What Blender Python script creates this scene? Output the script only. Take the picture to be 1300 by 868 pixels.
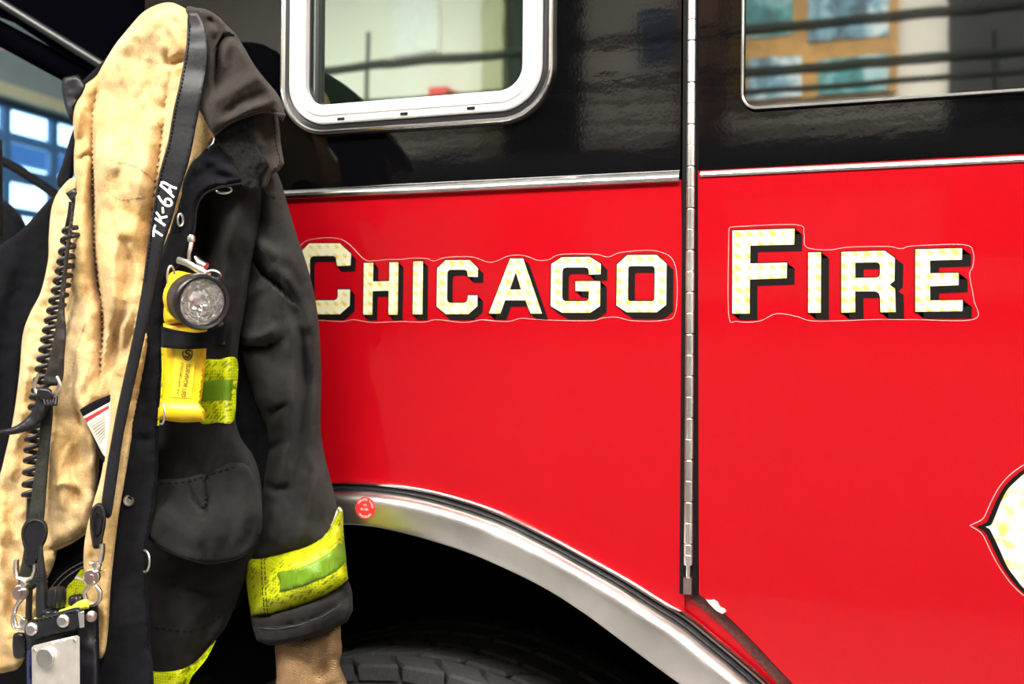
import bpy, math, random
import numpy as np
from mathutils import Vector, noise
from mathutils.geometry import delaunay_2d_cdt, tessellate_polygon
random.seed(3)
for o in list(bpy.data.objects): bpy.data.objects.remove(o)
sc = bpy.context.scene
C = sc.collection
PI = math.pi

# ------------------------------------------------------------------ camera
F_PX, CX, CY = 1250.0, 650.0, 434.0
YAW, PITCH, ROLL = math.radians(18.618), math.radians(-0.324), math.radians(0.456)
HEIGHT = 1.43
Fw = np.array([-math.sin(YAW)*math.cos(PITCH), math.cos(YAW)*math.cos(PITCH), -math.sin(PITCH)])
Rt0 = np.array([math.cos(YAW), math.sin(YAW), 0.0])
Up0 = np.cross(Rt0, Fw)
Rt = Rt0*math.cos(ROLL)+Up0*math.sin(ROLL)
Up = Up0*math.cos(ROLL)-Rt0*math.sin(ROLL)
CAM = -Fw*1.3; CAM[2] = HEIGHT
cam_data = bpy.data.cameras.new('camera'); cam = bpy.data.objects.new('camera', cam_data); C.objects.link(cam)
from mathutils import Matrix
m = Matrix(((Rt[0], Up[0], -Fw[0], CAM[0]), (Rt[1], Up[1], -Fw[1], CAM[1]), (Rt[2], Up[2], -Fw[2], CAM[2]), (0, 0, 0, 1)))
cam.matrix_world = m
cam_data.sensor_width = 36; cam_data.lens = F_PX*36/1300
cam_data.clip_start = 0.02; cam_data.clip_end = 100
cam_data.dof.use_dof = True; cam_data.dof.focus_distance = 1.2; cam_data.dof.aperture_fstop = 4.0
sc.camera = cam
sc.view_settings.view_transform = 'Standard'; sc.view_settings.look = 'None'
sc.view_settings.gamma = 1; sc.view_settings.use_curve_mapping = False
sc.view_settings.exposure = 0.45

# ------------------------------------------------------------------ world and lights
w = bpy.data.worlds.new('daylight'); sc.world = w; w.use_nodes = True
bg = w.node_tree.nodes['Background']; bg.inputs[0].default_value = (0.42, 0.72, 1.0, 1); bg.inputs[1].default_value = 3.2

def area(name, loc, sx, sy, power, col, target=None):
    l = bpy.data.lights.new(name, 'AREA'); l.shape = 'RECTANGLE'; l.size = sx; l.size_y = sy; l.energy = power; l.color = col
    o = bpy.data.objects.new(name, l); C.objects.link(o); o.location = loc
    if target is not None:
        d = Vector(target)-Vector(loc); o.rotation_euler = d.to_track_quat('-Z', 'Y').to_euler()
    return o
# ceiling fixtures of the apparatus bay (their housings are built with the room)
FIXTURES = [(-3.2, -2.3), (-0.9, -2.3), (1.4, -2.3), (3.7, -2.3)]
for i, (fx, fy) in enumerate(FIXTURES):
    area('ceiling_lamp_light', (fx, fy, 4.05), 1.7, 0.45, 105, (1.0, 0.95, 0.88))
    o_ = area('added_ceiling_uplight', (fx, fy, 4.19), 1.7, 0.45, 75, (1.0, 0.95, 0.88)); o_.rotation_euler = (PI, 0, 0)  # added uplight, brightens the ceiling that the chrome mirrors
area('bay_lamp_light', (-3.4, 4.2, 4.3), 1.6, 1.2, 60, (0.85, 0.93, 1.0))

# ------------------------------------------------------------------ projection helpers
def ray(px, py):
    d = Fw + Rt*((px-CX)/F_PX) - Up*((py-CY)/F_PX)
    return d
def P(px, py, d=0.0):
    """the point standing d metres in front of the truck's side that is seen at px, py"""
    r = ray(px, py); t = (-d-CAM[1])/r[1]
    return CAM + r*t
def PX(xs, ys, ds):
    xs = np.asarray(xs, float); ys = np.asarray(ys, float); ds = np.asarray(ds, float)
    r = Fw[None]+Rt[None]*((xs-CX)/F_PX)[:, None]-Up[None]*((ys-CY)/F_PX)[:, None]
    t = (-ds-CAM[1])/r[:, 1]
    return CAM[None]+r*t[:, None]
def U(px, py, d=0.0):
    """metres per pixel at that point"""
    r = ray(px, py); t = (-d-CAM[1])/r[1]
    return t/F_PX
def MIR(px, py, yw):
    """point on the wall at y = yw that the truck's side mirrors at px, py"""
    p = P(px, py, 0); r = ray(px, py).copy(); r[1] = -r[1]
    t = (yw-p[1])/r[1]
    return p + r*t

# ------------------------------------------------------------------ object helpers
ORIGIN = {}
def thing(name, label, cat, loc, group=None):
    o = bpy.data.objects.new(name, None); C.objects.link(o); o.location = loc; o.empty_display_size = 0.05
    o['label'] = label; o['category'] = cat
    if group: o['group'] = group
    ORIGIN[o.name] = np.array(loc, float)
    return o
def obj(name, verts, faces, mat, parent=None, smooth=True, mats=None, fmat=None, sharp=None, label=None):
    org = ORIGIN[parent.name] if parent is not None else np.zeros(3)
    v = np.asarray([tuple(p) for p in verts], float)-org[None]
    me = bpy.data.meshes.new(name)
    me.from_pydata([tuple(p) for p in v], [], [tuple(int(i) for i in f) for f in faces])
    me.update()
    o = bpy.data.objects.new(name, me); C.objects.link(o)
    if mats:
        for mm in mats: me.materials.append(mm)
        for p, k in zip(me.polygons, fmat): p.material_index = k
    else: me.materials.append(mat)
    if smooth:
        me.polygons.foreach_set('use_smooth', [True]*len(me.polygons))
        me.set_sharp_from_angle(angle=math.radians(sharp if sharp else 42))
    if parent is not None:
        o.parent = parent; ORIGIN[o.name] = org
    if label: o['label'] = label
    return o
def struct(o): o['kind'] = 'structure'; return o
def tag(o, label, cat, group=None):
    o['label'] = label; o['category'] = cat
    if group: o['group'] = group
    return o

class MB:
    def __init__(s): s.v = []; s.f = []; s.m = []
    def add(s, v, f, k=0):
        n = len(s.v); s.v += [tuple(map(float, p)) for p in v]; s.f += [tuple(int(i)+n for i in q) for q in f]; s.m += [k]*len(f)
        return s
    def box(s, a, b, k=0):
        x0, y0, z0 = a; x1, y1, z1 = b
        v = [(x0, y0, z0), (x1, y0, z0), (x1, y1, z0), (x0, y1, z0), (x0, y0, z1), (x1, y0, z1), (x1, y1, z1), (x0, y1, z1)]
        f = [(0, 3, 2, 1), (4, 5, 6, 7), (0, 1, 5, 4), (1, 2, 6, 5), (2, 3, 7, 6), (3, 0, 4, 7)]
        return s.add(v, f, k)
    def tube(s, pts, r, n=10, closed=False, k=0, flat=1.0):
        pts = [np.array(p, float) for p in pts]; N = len(pts)
        rr = r if hasattr(r, '__len__') else [r]*N
        up = None; vs = []
        for i in range(N):
            a = pts[i-1] if (i > 0 or closed) else pts[i]; b = pts[(i+1) % N] if (i < N-1 or closed) else pts[i]
            t = b-a; t /= (np.linalg.norm(t)+1e-12)
            if up is None:
                h = np.array([0, 1, 0.]) if abs(t[1]) < .9 else np.array([1., 0, 0])
                up = h-t*np.dot(h, t)
            else: up = up-t*np.dot(up, t)
            up /= (np.linalg.norm(up)+1e-12); sd = np.cross(t, up)
            for j in range(n):
                q = 2*PI*j/n
                vs.append(pts[i]+up*math.cos(q)*rr[i]*flat+sd*math.sin(q)*rr[i])
        fs = []
        M = N if closed else N-1
        for i in range(M):
            for j in range(n):
                a = i*n+j; b = i*n+(j+1) % n; c = ((i+1) % N)*n+(j+1) % n; d = ((i+1) % N)*n+j
                fs.append((a, b, c, d))
        if not closed: fs += [tuple(range(n))[::-1], tuple((N-1)*n+j for j in range(n))]
        return s.add(vs, fs, k)
    def lathe(s, prof, c, ax, n=32, k=0, upv=None):
        """prof: (radius, height along the axis)"""
        c = np.array(c, float); ax = np.array(ax, float); ax /= np.linalg.norm(ax)
        h = np.array([0, 0, 1.]) if abs(ax[2]) < .9 else np.array([1., 0, 0])
        u = h-ax*np.dot(h, ax); u /= np.linalg.norm(u); v_ = np.cross(ax, u)
        vs = []
        for (r, z) in prof:
            for j in range(n):
                q = 2*PI*j/n; vs.append(c+ax*z+(u*math.cos(q)+v_*math.sin(q))*max(r, 1e-5))
        fs = []
        for i in range(len(prof)-1):
            for j in range(n):
                fs.append((i*n+j, i*n+(j+1) % n, (i+1)*n+(j+1) % n, (i+1)*n+j))
        return s.add(vs, fs, k)
    def build(s, name, mat, parent=None, **kw):
        return obj(name, s.v, s.f, mat, parent, **kw)

def spline(pts, step=3.0, closed=False):
    """smooth curve through points of any dimension; a point written as a list keeps its corner"""
    N = len(pts); sharp = [isinstance(p, list) for p in pts]
    A = [np.array(p, float) for p in pts]; out = []
    M = N if closed else N-1
    for i in range(M):
        p1, p2 = A[i], A[(i+1) % N]
        p0 = A[i-1] if (closed or i > 0) else p1
        p3 = A[(i+2) % N] if (closed or i+2 < N) else p2
        if sharp[i]: p0 = p1
        if sharp[(i+1) % N]: p3 = p2
        m1 = (p2-p0)*.5; m2 = (p3-p1)*.5
        if sharp[i]: m1 = p2-p1
        if sharp[(i+1) % N]: m2 = p2-p1
        L = np.linalg.norm(p2[:2]-p1[:2]); n = max(1, int(round(L/step)))
        for k in range(n):
            t = k/n; t2 = t*t; t3 = t2*t
            out.append((2*t3-3*t2+1)*p1+(t3-2*t2+t)*m1+(-2*t3+3*t2)*p2+(t3-t2)*m2)
    if not closed: out.append(A[-1])
    return np.array(out)

def seg_dist(Q, L, closed=False):
    """distance, side and parameter of points Q to polyline L"""
    best = np.full(len(Q), 1e9); side = np.zeros(len(Q)); par = np.zeros(len(Q))
    n = len(L); M = n if closed else n-1
    for i in range(M):
        a = L[i]; b = L[(i+1) % n]; ab = b-a; l2 = ab.dot(ab)+1e-9
        t = np.clip(((Q-a)@ab)/l2, 0, 1)
        d = Q-(a+t[:, None]*ab); dd = np.hypot(d[:, 0], d[:, 1])
        cr = ab[0]*(Q[:, 1]-a[1])-ab[1]*(Q[:, 0]-a[0])
        k = dd < best
        best[k] = dd[k]; side[k] = np.sign(cr[k]); par[k] = (i+t[k])/M
    return best, side, par
def inside(Q, poly):
    x, y = Q[:, 0], Q[:, 1]; r = np.zeros(len(Q), bool); n = len(poly); j = n-1
    for i in range(n):
        xi, yi = poly[i]; xj, yj = poly[j]
        c = ((yi > y) != (yj > y)) & (x < (xj-xi)*(y-yi)/((yj-yi)+1e-12)+xi)
        r ^= c; j = i
    return r
def fbm(x, y, s, sy=None, seed=0, octv=4):
    sy = sy or s
    return np.array([noise.fractal(Vector((a/s, b/sy, seed)), 0.9, 2.1, octv) for a, b in zip(x, y)])

class Cloth:
    """a soft panel: an outline, a relief of folds in front of the truck's side, a rolled edge and a back"""
    def __init__(s, outline, depth, folds=(), roll=(10, .008), thick=.006, fold_noise=(60, .004), fine=(16, .0016), step=4.0, seed=1, stretch=2.0, gain=1.0):
        s.out = spline(outline, step, True)[:, :2]
        s.depth = depth; s.folds = [(spline(f[0], 6)[:, :2], f[1]*(.85 if gain > 1 else 1), f[2]*gain, f[3] if len(f) > 3 else 'g') for f in folds]
        s.roll = roll; s.thick = thick; s.fn = fold_noise; s.fi = fine; s.step = step; s.seed = seed; s.st = stretch
    def base(s, Q):
        if isinstance(s.depth, (int, float)): return np.full(len(Q), float(s.depth))
        K = np.array(s.depth, float); d2 = ((Q[:, None, :]-K[None, :, :2])**2).sum(2)+200.0
        wgt = 1/d2**1.6
        return (wgt*K[None, :, 2]).sum(1)/wgt.sum(1)
    def at(s, Q, edge=True):
        Q = np.asarray(Q, float).reshape(-1, 2)
        D = s.base(Q)
        for L, wd, am, kind in s.folds:
            d, sd, t = seg_dist(Q, L)
            fade = np.clip(np.sin(np.clip(t, .02, .98)*PI), 0, 1)**.6
            if kind == 'g': pr = np.exp(-(d/wd)**2)
            else:
                act = (sd > 0) if kind == 'r' else (sd < 0)
                pr = np.where(act, np.exp(-(d/wd)**1.3), np.exp(-(d/(wd*.22))**2))
            D = D+am*fade*pr
        if s.fn[1]: D = D+s.fn[1]*fbm(Q[:, 0], Q[:, 1], s.fn[0], s.fn[0]*s.st, s.seed, 3)
        if s.fi[1]: D = D+s.fi[1]*fbm(Q[:, 0], Q[:, 1], s.fi[0], s.fi[0], s.seed+7, 3)
        if edge and s.roll[1]:
            d, _, _ = seg_dist(Q, s.out, True)
            t = np.clip(d/s.roll[0], 0, 1)
            D = D+s.roll[1]*(np.sqrt(np.clip(1-(1-t)**2, 0, 1))-1)
        return D
    def mesh(s):
        o = s.out; st = s.step
        x0, y0 = o.min(0); x1, y1 = o.max(0)
        g = []
        row = 0; y = y0+st*.5
        while y < y1:
            x = x0+(st*.5 if row % 2 else 0)
            while x < x1: g.append((x, y)); x += st
            y += st*.87; row += 1
        G = np.array(g) if g else np.zeros((0, 2))
        if len(G):
            G = G[inside(G, o)]
            if len(G):
                d, _, _ = seg_dist(G, o, True); G = G[d > st*.55]
        n = len(o)
        pts = [Vector(p) for p in np.vstack([o, G])]
        vo, eo, fo, _, _, _ = delaunay_2d_cdt(pts, [], [list(range(n))], 1, 1e-4)
        Q = np.array([tuple(v) for v in vo])
        D = s.at(Q)
        back = s.base(Q)-s.thick-s.roll[1]
        back = np.minimum(back, D-.0005)
        Fv = PX(Q[:, 0], Q[:, 1], D); Bv = PX(Q[:, 0], Q[:, 1], back)
        N = len(Q); faces = []; cnt = {}
        # orientation: towards the camera
        for f in fo:
            a, b, c = (Q[i] for i in f[:3]); ar = (b[0]-a[0])*(c[1]-a[1])-(b[1]-a[1])*(c[0]-a[0])
            f = tuple(f) if ar < 0 else tuple(f)[::-1]
            faces.append(f)
            for i in range(len(f)): cnt[(f[i], f[(i+1) % len(f)])] = 1
        allf = list(faces)+[tuple(i+N for i in f[::-1]) for f in faces]
        for (a, b) in cnt:
            if (b, a) not in cnt: allf.append((b, a, a+N, b+N))
        return np.vstack([Fv, Bv]), allf
    def build(s, name, mat, parent, label=None):
        v, f = s.mesh()
        o = obj(name, v, f, mat, parent, sharp=75, label=label); return o
    def pt(s, px, py, lift=0.0):
        return P(px, py, float(s.at([(px, py)])[0])+lift)
    def line(s, pts, lift=0.0, step=4):
        q = spline(pts, step)[:, :2]; D = s.at(q)+lift
        return PX(q[:, 0], q[:, 1], D)
    def patch(s, outline, lift=.0015, thick=.001, step=4, roll=(3, .0008)):
        """a piece sewn on this panel, following its folds"""
        c = Cloth(outline, 0.0, roll=roll, thick=thick, fold_noise=(1, 0), fine=(1, 0), step=step)
        par = s
        c.base = lambda Q: par.at(Q)+lift
        return c

def stitches(cl, pts, r_px=.55, dash=5, gap=3, lift=.0006, name='stitching', mat=None, parent=None):
    q = spline(pts, 1.0)[:, :2]; mb = MB(); i = 0
    D = cl.at(q)+lift; W = PX(q[:, 0], q[:, 1], D)
    u = U(*q[len(q)//2], .15)
    while i+dash < len(q):
        mb.tube(W[i:i+dash+1:max(1, dash//2)], r_px*u, 5); i += dash+gap
    return mb.build(name, mat, parent)
def ring(name, c, rx, rz, r, mat, parent, tilt=(0, 0), arc=(0, 360), n=28):
    """a wire ring; c world, radii in metres, tilt turns it about the vertical and about its own width"""
    mb = MB(); pts = []
    a0, a1 = map(math.radians, arc); closed = arc == (0, 360)
    for i in range(n if closed else n+1):
        q = a0+(a1-a0)*i/n
        x, z = rx*math.cos(q), rz*math.sin(q)
        v = Vector((x, 0, z)); v.rotate(Matrix.Rotation(tilt[1], 3, 'X')); v.rotate(Matrix.Rotation(tilt[0], 3, 'Z'))
        pts.append(np.array(c)+np.array(v))
    mb.tube(pts, r, 8, closed); return mb.build(name, mat, parent)

# flat plates lying parallel to the truck's side, outlines in picture points
def plate_mesh(loops, d0, d1, mb=None, k=0, world=False):
    mb = mb or MB()
    W = [[(P(x, y, 0) if not world else np.array((x, 0, y))) for x, y in L] for L in loops]
    flat = [p for L in W for p in L]
    tris = tessellate_polygon([[Vector((p[0], p[2], 0)) for p in L] for L in W])
    n = len(flat)
    fr = [(p[0], -d1, p[2]) for p in flat]; bk = [(p[0], -d0, p[2]) for p in flat]
    fs = []
    for t in tris:
        a, b, c = (flat[i] for i in t); ar = (b[0]-a[0])*(c[2]-a[2])-(b[2]-a[2])*(c[0]-a[0])
        t = tuple(t) if ar > 0 else tuple(t)[::-1]
        fs.append(t); fs.append(tuple(i+n for i in t[::-1]))
    k0 = 0
    for L in W:
        m_ = len(L)
        A = sum(L[i][0]*L[(i+1) % m_][2]-L[(i+1) % m_][0]*L[i][2] for i in range(m_))
        for i in range(m_):
            a, b = k0+i, k0+(i+1) % m_
            fs.append((b, a, a+n, b+n) if (A > 0) == (k0 == 0) else (a, b, b+n, a+n))
        k0 += m_
    mb.add(fr+bk, fs, k); return mb
def text_tris(body, size=1.0):
    cu = bpy.data.curves.new('lettering', 'FONT'); cu.body = body; cu.size = size; cu.align_x = 'CENTER'; cu.align_y = 'CENTER'; cu.offset = 0.012*size
    o = bpy.data.objects.new('lettering', cu); C.objects.link(o); bpy.context.view_layer.update()
    dg = bpy.context.evaluated_depsgraph_get(); e = o.evaluated_get(dg); me = e.to_mesh()
    v = [tuple(x.co) for x in me.vertices]; f = [tuple(p.vertices) for p in me.polygons]
    e.to_mesh_clear(); bpy.data.objects.remove(o); bpy.data.curves.remove(cu)
    return v, f

# ------------------------------------------------------------------ materials
class NT:
    def __init__(s, name):
        s.m = bpy.data.materials.new(name); s.m.use_nodes = True; s.t = s.m.node_tree
        s.b = s.t.nodes['Principled BSDF']
    def n(s, typ, **kw):
        x = s.t.nodes.new(typ)
        for k, v in kw.items(): setattr(x, k, v)
        return x
    def l(s, a, b): s.t.links.new(a, b)
    def coord(s, sx=1, sy=1, sz=1, rot=(0, 0, 0)):
        tc = s.n('ShaderNodeTexCoord'); mp = s.n('ShaderNodeMapping'); mp.inputs['Scale'].default_value = (sx, sy, sz); mp.inputs['Rotation'].default_value = rot
        s.l(tc.outputs['Object'], mp.inputs[0]); return mp.outputs[0]
    def noise(s, vec, scale, detail=3, rough=.5, dist=0):
        x = s.n('ShaderNodeTexNoise'); x.inputs['Scale'].default_value = scale; x.inputs['Detail'].default_value = detail
        x.inputs['Roughness'].default_value = rough; x.inputs['Distortion'].default_value = dist
        s.l(vec, x.inputs['Vector']); return x.outputs[0]
    def ramp(s, fac, stops):
        x = s.n('ShaderNodeValToRGB'); e = x.color_ramp.elements
        while len(e) > 1: e.remove(e[-1])
        e[0].position = stops[0][0]; e[0].color = (*stops[0][1], 1)
        for p, c in stops[1:]:
            k = e.new(p); k.color = (*c, 1)
        s.l(fac, x.inputs[0]); return x.outputs[0]
    def math(s, op, a, b=None, c=None):
        x = s.n('ShaderNodeMath', operation=op)
        for i, v in enumerate((a, b, c)):
            if v is None: continue
            if isinstance(v, (int, float)): x.inputs[i].default_value = v
            else: s.l(v, x.inputs[i])
        return x.outputs[0]
    def bump(s, h, strength, dist, prev=None):
        x = s.n('ShaderNodeBump'); x.inputs['Strength'].default_value = strength; x.inputs['Distance'].default_value = dist
        s.l(h, x.inputs['Height'])
        if prev is not None: s.l(prev, x.inputs['Normal'])
        return x.outputs[0]
    def set(s, **kw):
        for k, v in kw.items():
            i = s.b.inputs[k.replace('_', ' ')]
            if isinstance(v, (int, float)): i.default_value = v
            elif isinstance(v, tuple): i.default_value = (*v, 1) if len(v) == 3 else v
            else: s.l(v, i)
        return s
def simple(name, col, rough=.5, metal=0.0, spec=.5, nscale=60, var=.12, bump=.15, bdist=.0006, coat=0.0):
    t = NT(name); v = t.coord(); n = t.noise(v, nscale, 4)
    a = tuple(max(0, c*(1-var)) for c in col); b = tuple(min(1, c*(1+var)) for c in col)
    t.set(Base_Color=t.ramp(n, [(.3, a), (.7, b)]), Roughness=rough, Metallic=metal, Specular_IOR_Level=spec, Coat_Weight=coat)
    if bump: t.set(Normal=t.bump(n, bump, bdist))
    return t.m
def fabric(name, c0, c1, c2=None, weave=430, wstr=.8, rough=.9, dirt=9, sheen=.25, stops=(.32, .55, .75), spec=.05):
    t = NT(name); v = t.coord()
    n = t.noise(v, dirt, 6, .62); st = [(stops[0], c0), (stops[1], c1)]
    if c2: st.append((stops[2], c2))
    col = t.ramp(n, st)
    wv = t.n('ShaderNodeTexWave', wave_type='BANDS', bands_direction='DIAGONAL'); wv.inputs['Scale'].default_value = weave; wv.inputs['Distortion'].default_value = 1.5
    t.l(v, wv.inputs['Vector'])
    f = t.noise(v, 420, 3)
    h = t.math('ADD', wv.outputs[1], t.math('MULTIPLY', f, 1.2))
    mix = t.n('ShaderNodeMix', data_type='RGBA', blend_type='MULTIPLY'); mix.inputs[0].default_value = .45
    t.l(col, mix.inputs[6]); t.l(t.ramp(f, [(.3, (.55, .55, .55)), (.7, (1.35, 1.35, 1.35))]), mix.inputs[7])
    big = t.noise(v, 60, 4)
    b1 = t.bump(big, .25, .003)
    t.set(Base_Color=mix.outputs[2], Roughness=rough, Specular_IOR_Level=spec, Sheen_Weight=sheen, Sheen_Roughness=.5, Normal=t.bump(h, wstr, .0007, b1))
    return t.m
M = {}
M['shell'] = fabric('charcoal_shell_cloth', (.009, .008, .0078), (.015, .0135, .013), (.025, .0225, .021), sheen=.05)
M['sleeve'] = fabric('worn_sleeve_cloth', (.017, .016, .0157), (.028, .0265, .0255), (.043, .040, .038), sheen=.06)
M['collar'] = fabric('worn_brown_collar_cloth', (.030, .024, .021), (.050, .040, .035), (.075, .060, .053), sheen=.08)
M['placket'] = fabric('black_placket_cloth', (.005, .005, .0065), (.009, .009, .0115), (.014, .014, .018), sheen=.03, wstr=.2)
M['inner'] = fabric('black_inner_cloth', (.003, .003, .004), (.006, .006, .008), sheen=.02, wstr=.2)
M['liner'] = fabric('tan_quilted_lining', (.38, .225, .08), (.56, .37, .16), (.64, .46, .24), weave=500, wstr=.2, dirt=7, sheen=.1, stops=(.30, .46, .62), spec=.05)
M['knit'] = fabric('brown_knit_cuff', (.13, .06, .025), (.20, .10, .045), (.25, .135, .065), weave=400, wstr=.6)
M['velcro'] = fabric('black_hook_and_loop', (.006, .006, .006), (.016, .016, .016), (.022, .022, .022), weave=300, wstr=1.0, dirt=330, sheen=.04)
M['leather'] = simple('black_leather', (.010, .010, .013), .42, 0, .3, 240, .25, .4, .0006)
M['leather_worn'] = simple('worn_brown_black_leather', (.020, .016, .013), .5, 0, .35, 150, .3, .4, .0006)
M['suede'] = simple('rough_black_leather', (.016, .018, .013), .85, 0, .3, 500, .6, .6, .0008)
M['rubber'] = simple('black_rubber', (.012, .012, .014), .4, 0, .5, 300, .2, .1)
M['nickel'] = simple('nickel', (.82, .78, .74), .30, 1, .5, 90, .1, .1, .0003)
M['nickel_pink'] = simple('tarnished_nickel', (.60, .44, .42), .32, 1, .5, 70, .2, .2, .0004)
M['plastic_black'] = simple('black_plastic', (.010, .010, .011), .33, 0, .5, 200, .2, .1, .0003)
M['plastic_yellow'] = simple('yellow_plastic', (.74, .46, .008), .38, 0, .5, 55, .10, .15, .0006)
M['label_yellow'] = simple('paler_yellow_label', (.85, .62, .03), .4, 0, .5, 80, .05, .05)
M['ink'] = simple('dark_ink', (.05, .035, .01), .5, bump=0)
M['chalk'] = simple('white_marker_paint', (.75, .77, .77), .5, 0, .5, 500, .25, .2, .0003)
M['white'] = simple('white_print', (.85, .82, .8), .5, bump=0)
M['red_print'] = simple('red_print', (.75, .03, .03), .4, bump=0)
M['paper'] = simple('cream_label_cloth', (.72, .66, .56), .7, 0, .3, 150, .06, .1)
M['grey_tag'] = simple('grey_embroidery', (.12, .12, .12), .7, 0, .3, 300, .3, .3)
M['stitch_grey'] = simple('grey_thread', (.32, .30, .27), .8, bump=0)
M['stitch_dark'] = simple('dark_thread', (.004, .004, .004), .9, 0, .05, bump=0)
M['stitch_mid'] = simple('mid_grey_thread', (.07, .068, .065), .9, 0, .05, bump=0)
M['stitch_tan'] = simple('tan_thread', (.50, .36, .18), .8, bump=0)
M['void'] = simple('dark_undercoating', (.0025, .0025, .003), .95, 0, .1, 40, .3, .3)
M['gap'] = simple('black_seal', (.004, .004, .004), .8, 0, .2, bump=0)
M['tyre'] = simple('tyre_rubber', (.035, .035, .038), .8, 0, .35, 200, .3, .5, .001)
M['blue_plastic'] = simple('dark_blue_plastic', (.02, .025, .09), .4, bump=0)
M['wood'] = simple('orange_wood', (.55, .30, .08), .5, 0, .4, 12, .25, 0)
M['brown'] = simple('brown_locker_steel', (.20, .095, .045), .5, 0, .4, 6, .2, 0)
M['rail'] = simple('dark_green_rail_paint', (.006, .009, .006), .7, 0, .2, bump=0)
M['dark'] = simple('dark_wall_paint', (.006, .006, .007), .6, bump=0)
M['door_frame'] = simple('blue_grey_door_frame', (.05, .12, .22), .5, bump=0)
M['header'] = simple('pale_yellow_paint', (.34, .31, .18), .6, bump=0)
M['concrete'] = simple('concrete', (.17, .165, .16), .7, 0, .3, 5, .15, .1, .002)
M['wallpaint'] = simple('cream_wall_paint', (.86, .81, .72), .8, 0, .3, 3, .04, .05, .001)
M['greenpaint'] = simple('grey_green_wall_paint', (.16, .19, .17), .8, 0, .3, 3, .1, .05, .001)
M['ceil'] = simple('ceiling_paint', (.85, .85, .83), .8, 0, .3, 3, .04, 0)
M['metal_white'] = simple('satin_aluminium', (.74, .73, .71), .38, .25, .6, 40, .03, .05, .0002)

# vehicle paint
def paint(name, col, rough, wob, wobscale, coat=1.0, spec=.4, fleck=0):
    t = NT(name); v = t.coord(1, 1, 1)
    n1 = t.noise(t.coord(1, 1, 2.2), wobscale, 2, .5); n2 = t.noise(v, 240, 2)
    nb = t.bump(n2, .06, .0004, t.bump(n1, wob, .004))
    if fleck:
        f = t.noise(v, 950, 2, .7); c = t.ramp(f, [(.35, tuple(x*(1-fleck) for x in col)), (.65, tuple(min(1, x*(1+fleck)) for x in col))])
    else: c = col
    t.set(Base_Color=c, Roughness=rough, Specular_IOR_Level=spec, Coat_Weight=coat, Coat_Roughness=.05, Normal=nb)
    nc = t.b.inputs['Coat Normal']; t.l(nb, nc)
    return t.m
M['red'] = paint('red_vehicle_paint', (.37, .0009, .0055), .5, .04, 9, 1.0, .05, .06)
M['black'] = paint('black_vehicle_paint', (.0015, .0015, .002), .5, .035, 16, 1.0, 0.0)
def brushed(name, col, r0, r1, sc=(2, 2, 900), rot=(0, 0, 0)):
    t = NT(name); v = t.coord(*sc, rot=rot); n = t.noise(v, 1.0, 2); big = t.noise(t.coord(), 11, 3, .5)
    r = t.math('ADD', t.math('MULTIPLY', big, r1-r0), r0)
    c = t.ramp(big, [(.35, tuple(x*.78 for x in col)), (.65, col)])
    t.set(Base_Color=c, Metallic=1.0, Roughness=r, Normal=t.bump(n, .06, .0003, t.bump(big, .3, .004) if name.startswith('brushed') else None)); return t.m
M['steel'] = brushed('brushed_stainless_steel', (.92, .88, .85), .20, .48, (60, 60, 60))
M['chrome'] = brushed('polished_trim', (.92, .91, .90), .08, .20, (4, 4, 300))
M['hinge'] = brushed('hinge_steel', (.82, .79, .77), .25, .40, (900, 900, 5))

def glass(name, tint, refl, gloss_tint):
    t = NT(name); out = t.t.nodes['Material Output']
    g = t.n('ShaderNodeBsdfGlossy'); g.inputs['Roughness'].default_value = .02; g.inputs['Color'].default_value = (*gloss_tint, 1)
    n = t.noise(t.coord(), 7, 2); t.l(t.bump(n, .05, .003), g.inputs['Normal'])
    t.set(Base_Color=tint, Roughness=.1, Specular_IOR_Level=.5)
    mx = t.n('ShaderNodeMixShader'); mx.inputs[0].default_value = refl
    t.l(t.b.outputs[0], mx.inputs[1]); t.l(g.outputs[0], mx.inputs[2]); t.l(mx.outputs[0], out.inputs[0]); return t.m
M['glass_left'] = glass('green_tinted_window_glass', (.003, .008, .006), .40, (.80, 1.0, .90))
M['glass_right'] = glass('dark_tinted_window_glass', (.0008, .001, .001), .26, (.95, 1.0, .97))

# engine-turned gold leaf: a grid of swirled discs
def gold(cell_m=.0135, lobes=1.0, amp=.42):
    t = NT('engine_turned_gold_leaf'); v = t.coord(1/cell_m, 1/cell_m, 1/cell_m)
    sp = t.n('ShaderNodeSeparateXYZ'); t.l(v, sp.inputs[0])
    fx = t.math('SUBTRACT', t.math('FRACT', sp.outputs[0]), .5); fz = t.math('SUBTRACT', t.math('FRACT', sp.outputs[2]), .5)
    ang = t.math('ARCTAN2', fz, fx)
    rad = t.math('SINE', t.math('MULTIPLY', t.math('MINIMUM', t.math('MULTIPLY', t.math('SQRT', t.math('ADD', t.math('MULTIPLY', fx, fx), t.math('MULTIPLY', fz, fz))), 2.0), 1.0), PI))
    s1 = t.math('SINE', t.math('ADD', t.math('MULTIPLY', ang, lobes), .6))
    n = t.noise(t.coord(), 70, 3)
    k = t.math('ADD', t.math('MULTIPLY', t.math('MULTIPLY', s1, rad), amp), t.math('MULTIPLY', t.math('SUBTRACT', n, .5), .9)); k = t.math('ADD', k, .56)
    c = t.ramp(k, [(.0, (.84, .58, .06)), (.32, (.96, .83, .26)), (.60, (1, .98, .72))])
    t.set(Base_Color=c, Metallic=.35, Roughness=.35, Specular_IOR_Level=.6)
    return t.m
M['gold'] = gold()
M['letter_black'] = simple('black_vinyl', (.005, .0045, .004), .5, 0, .15, 300, .1, .1)
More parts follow.
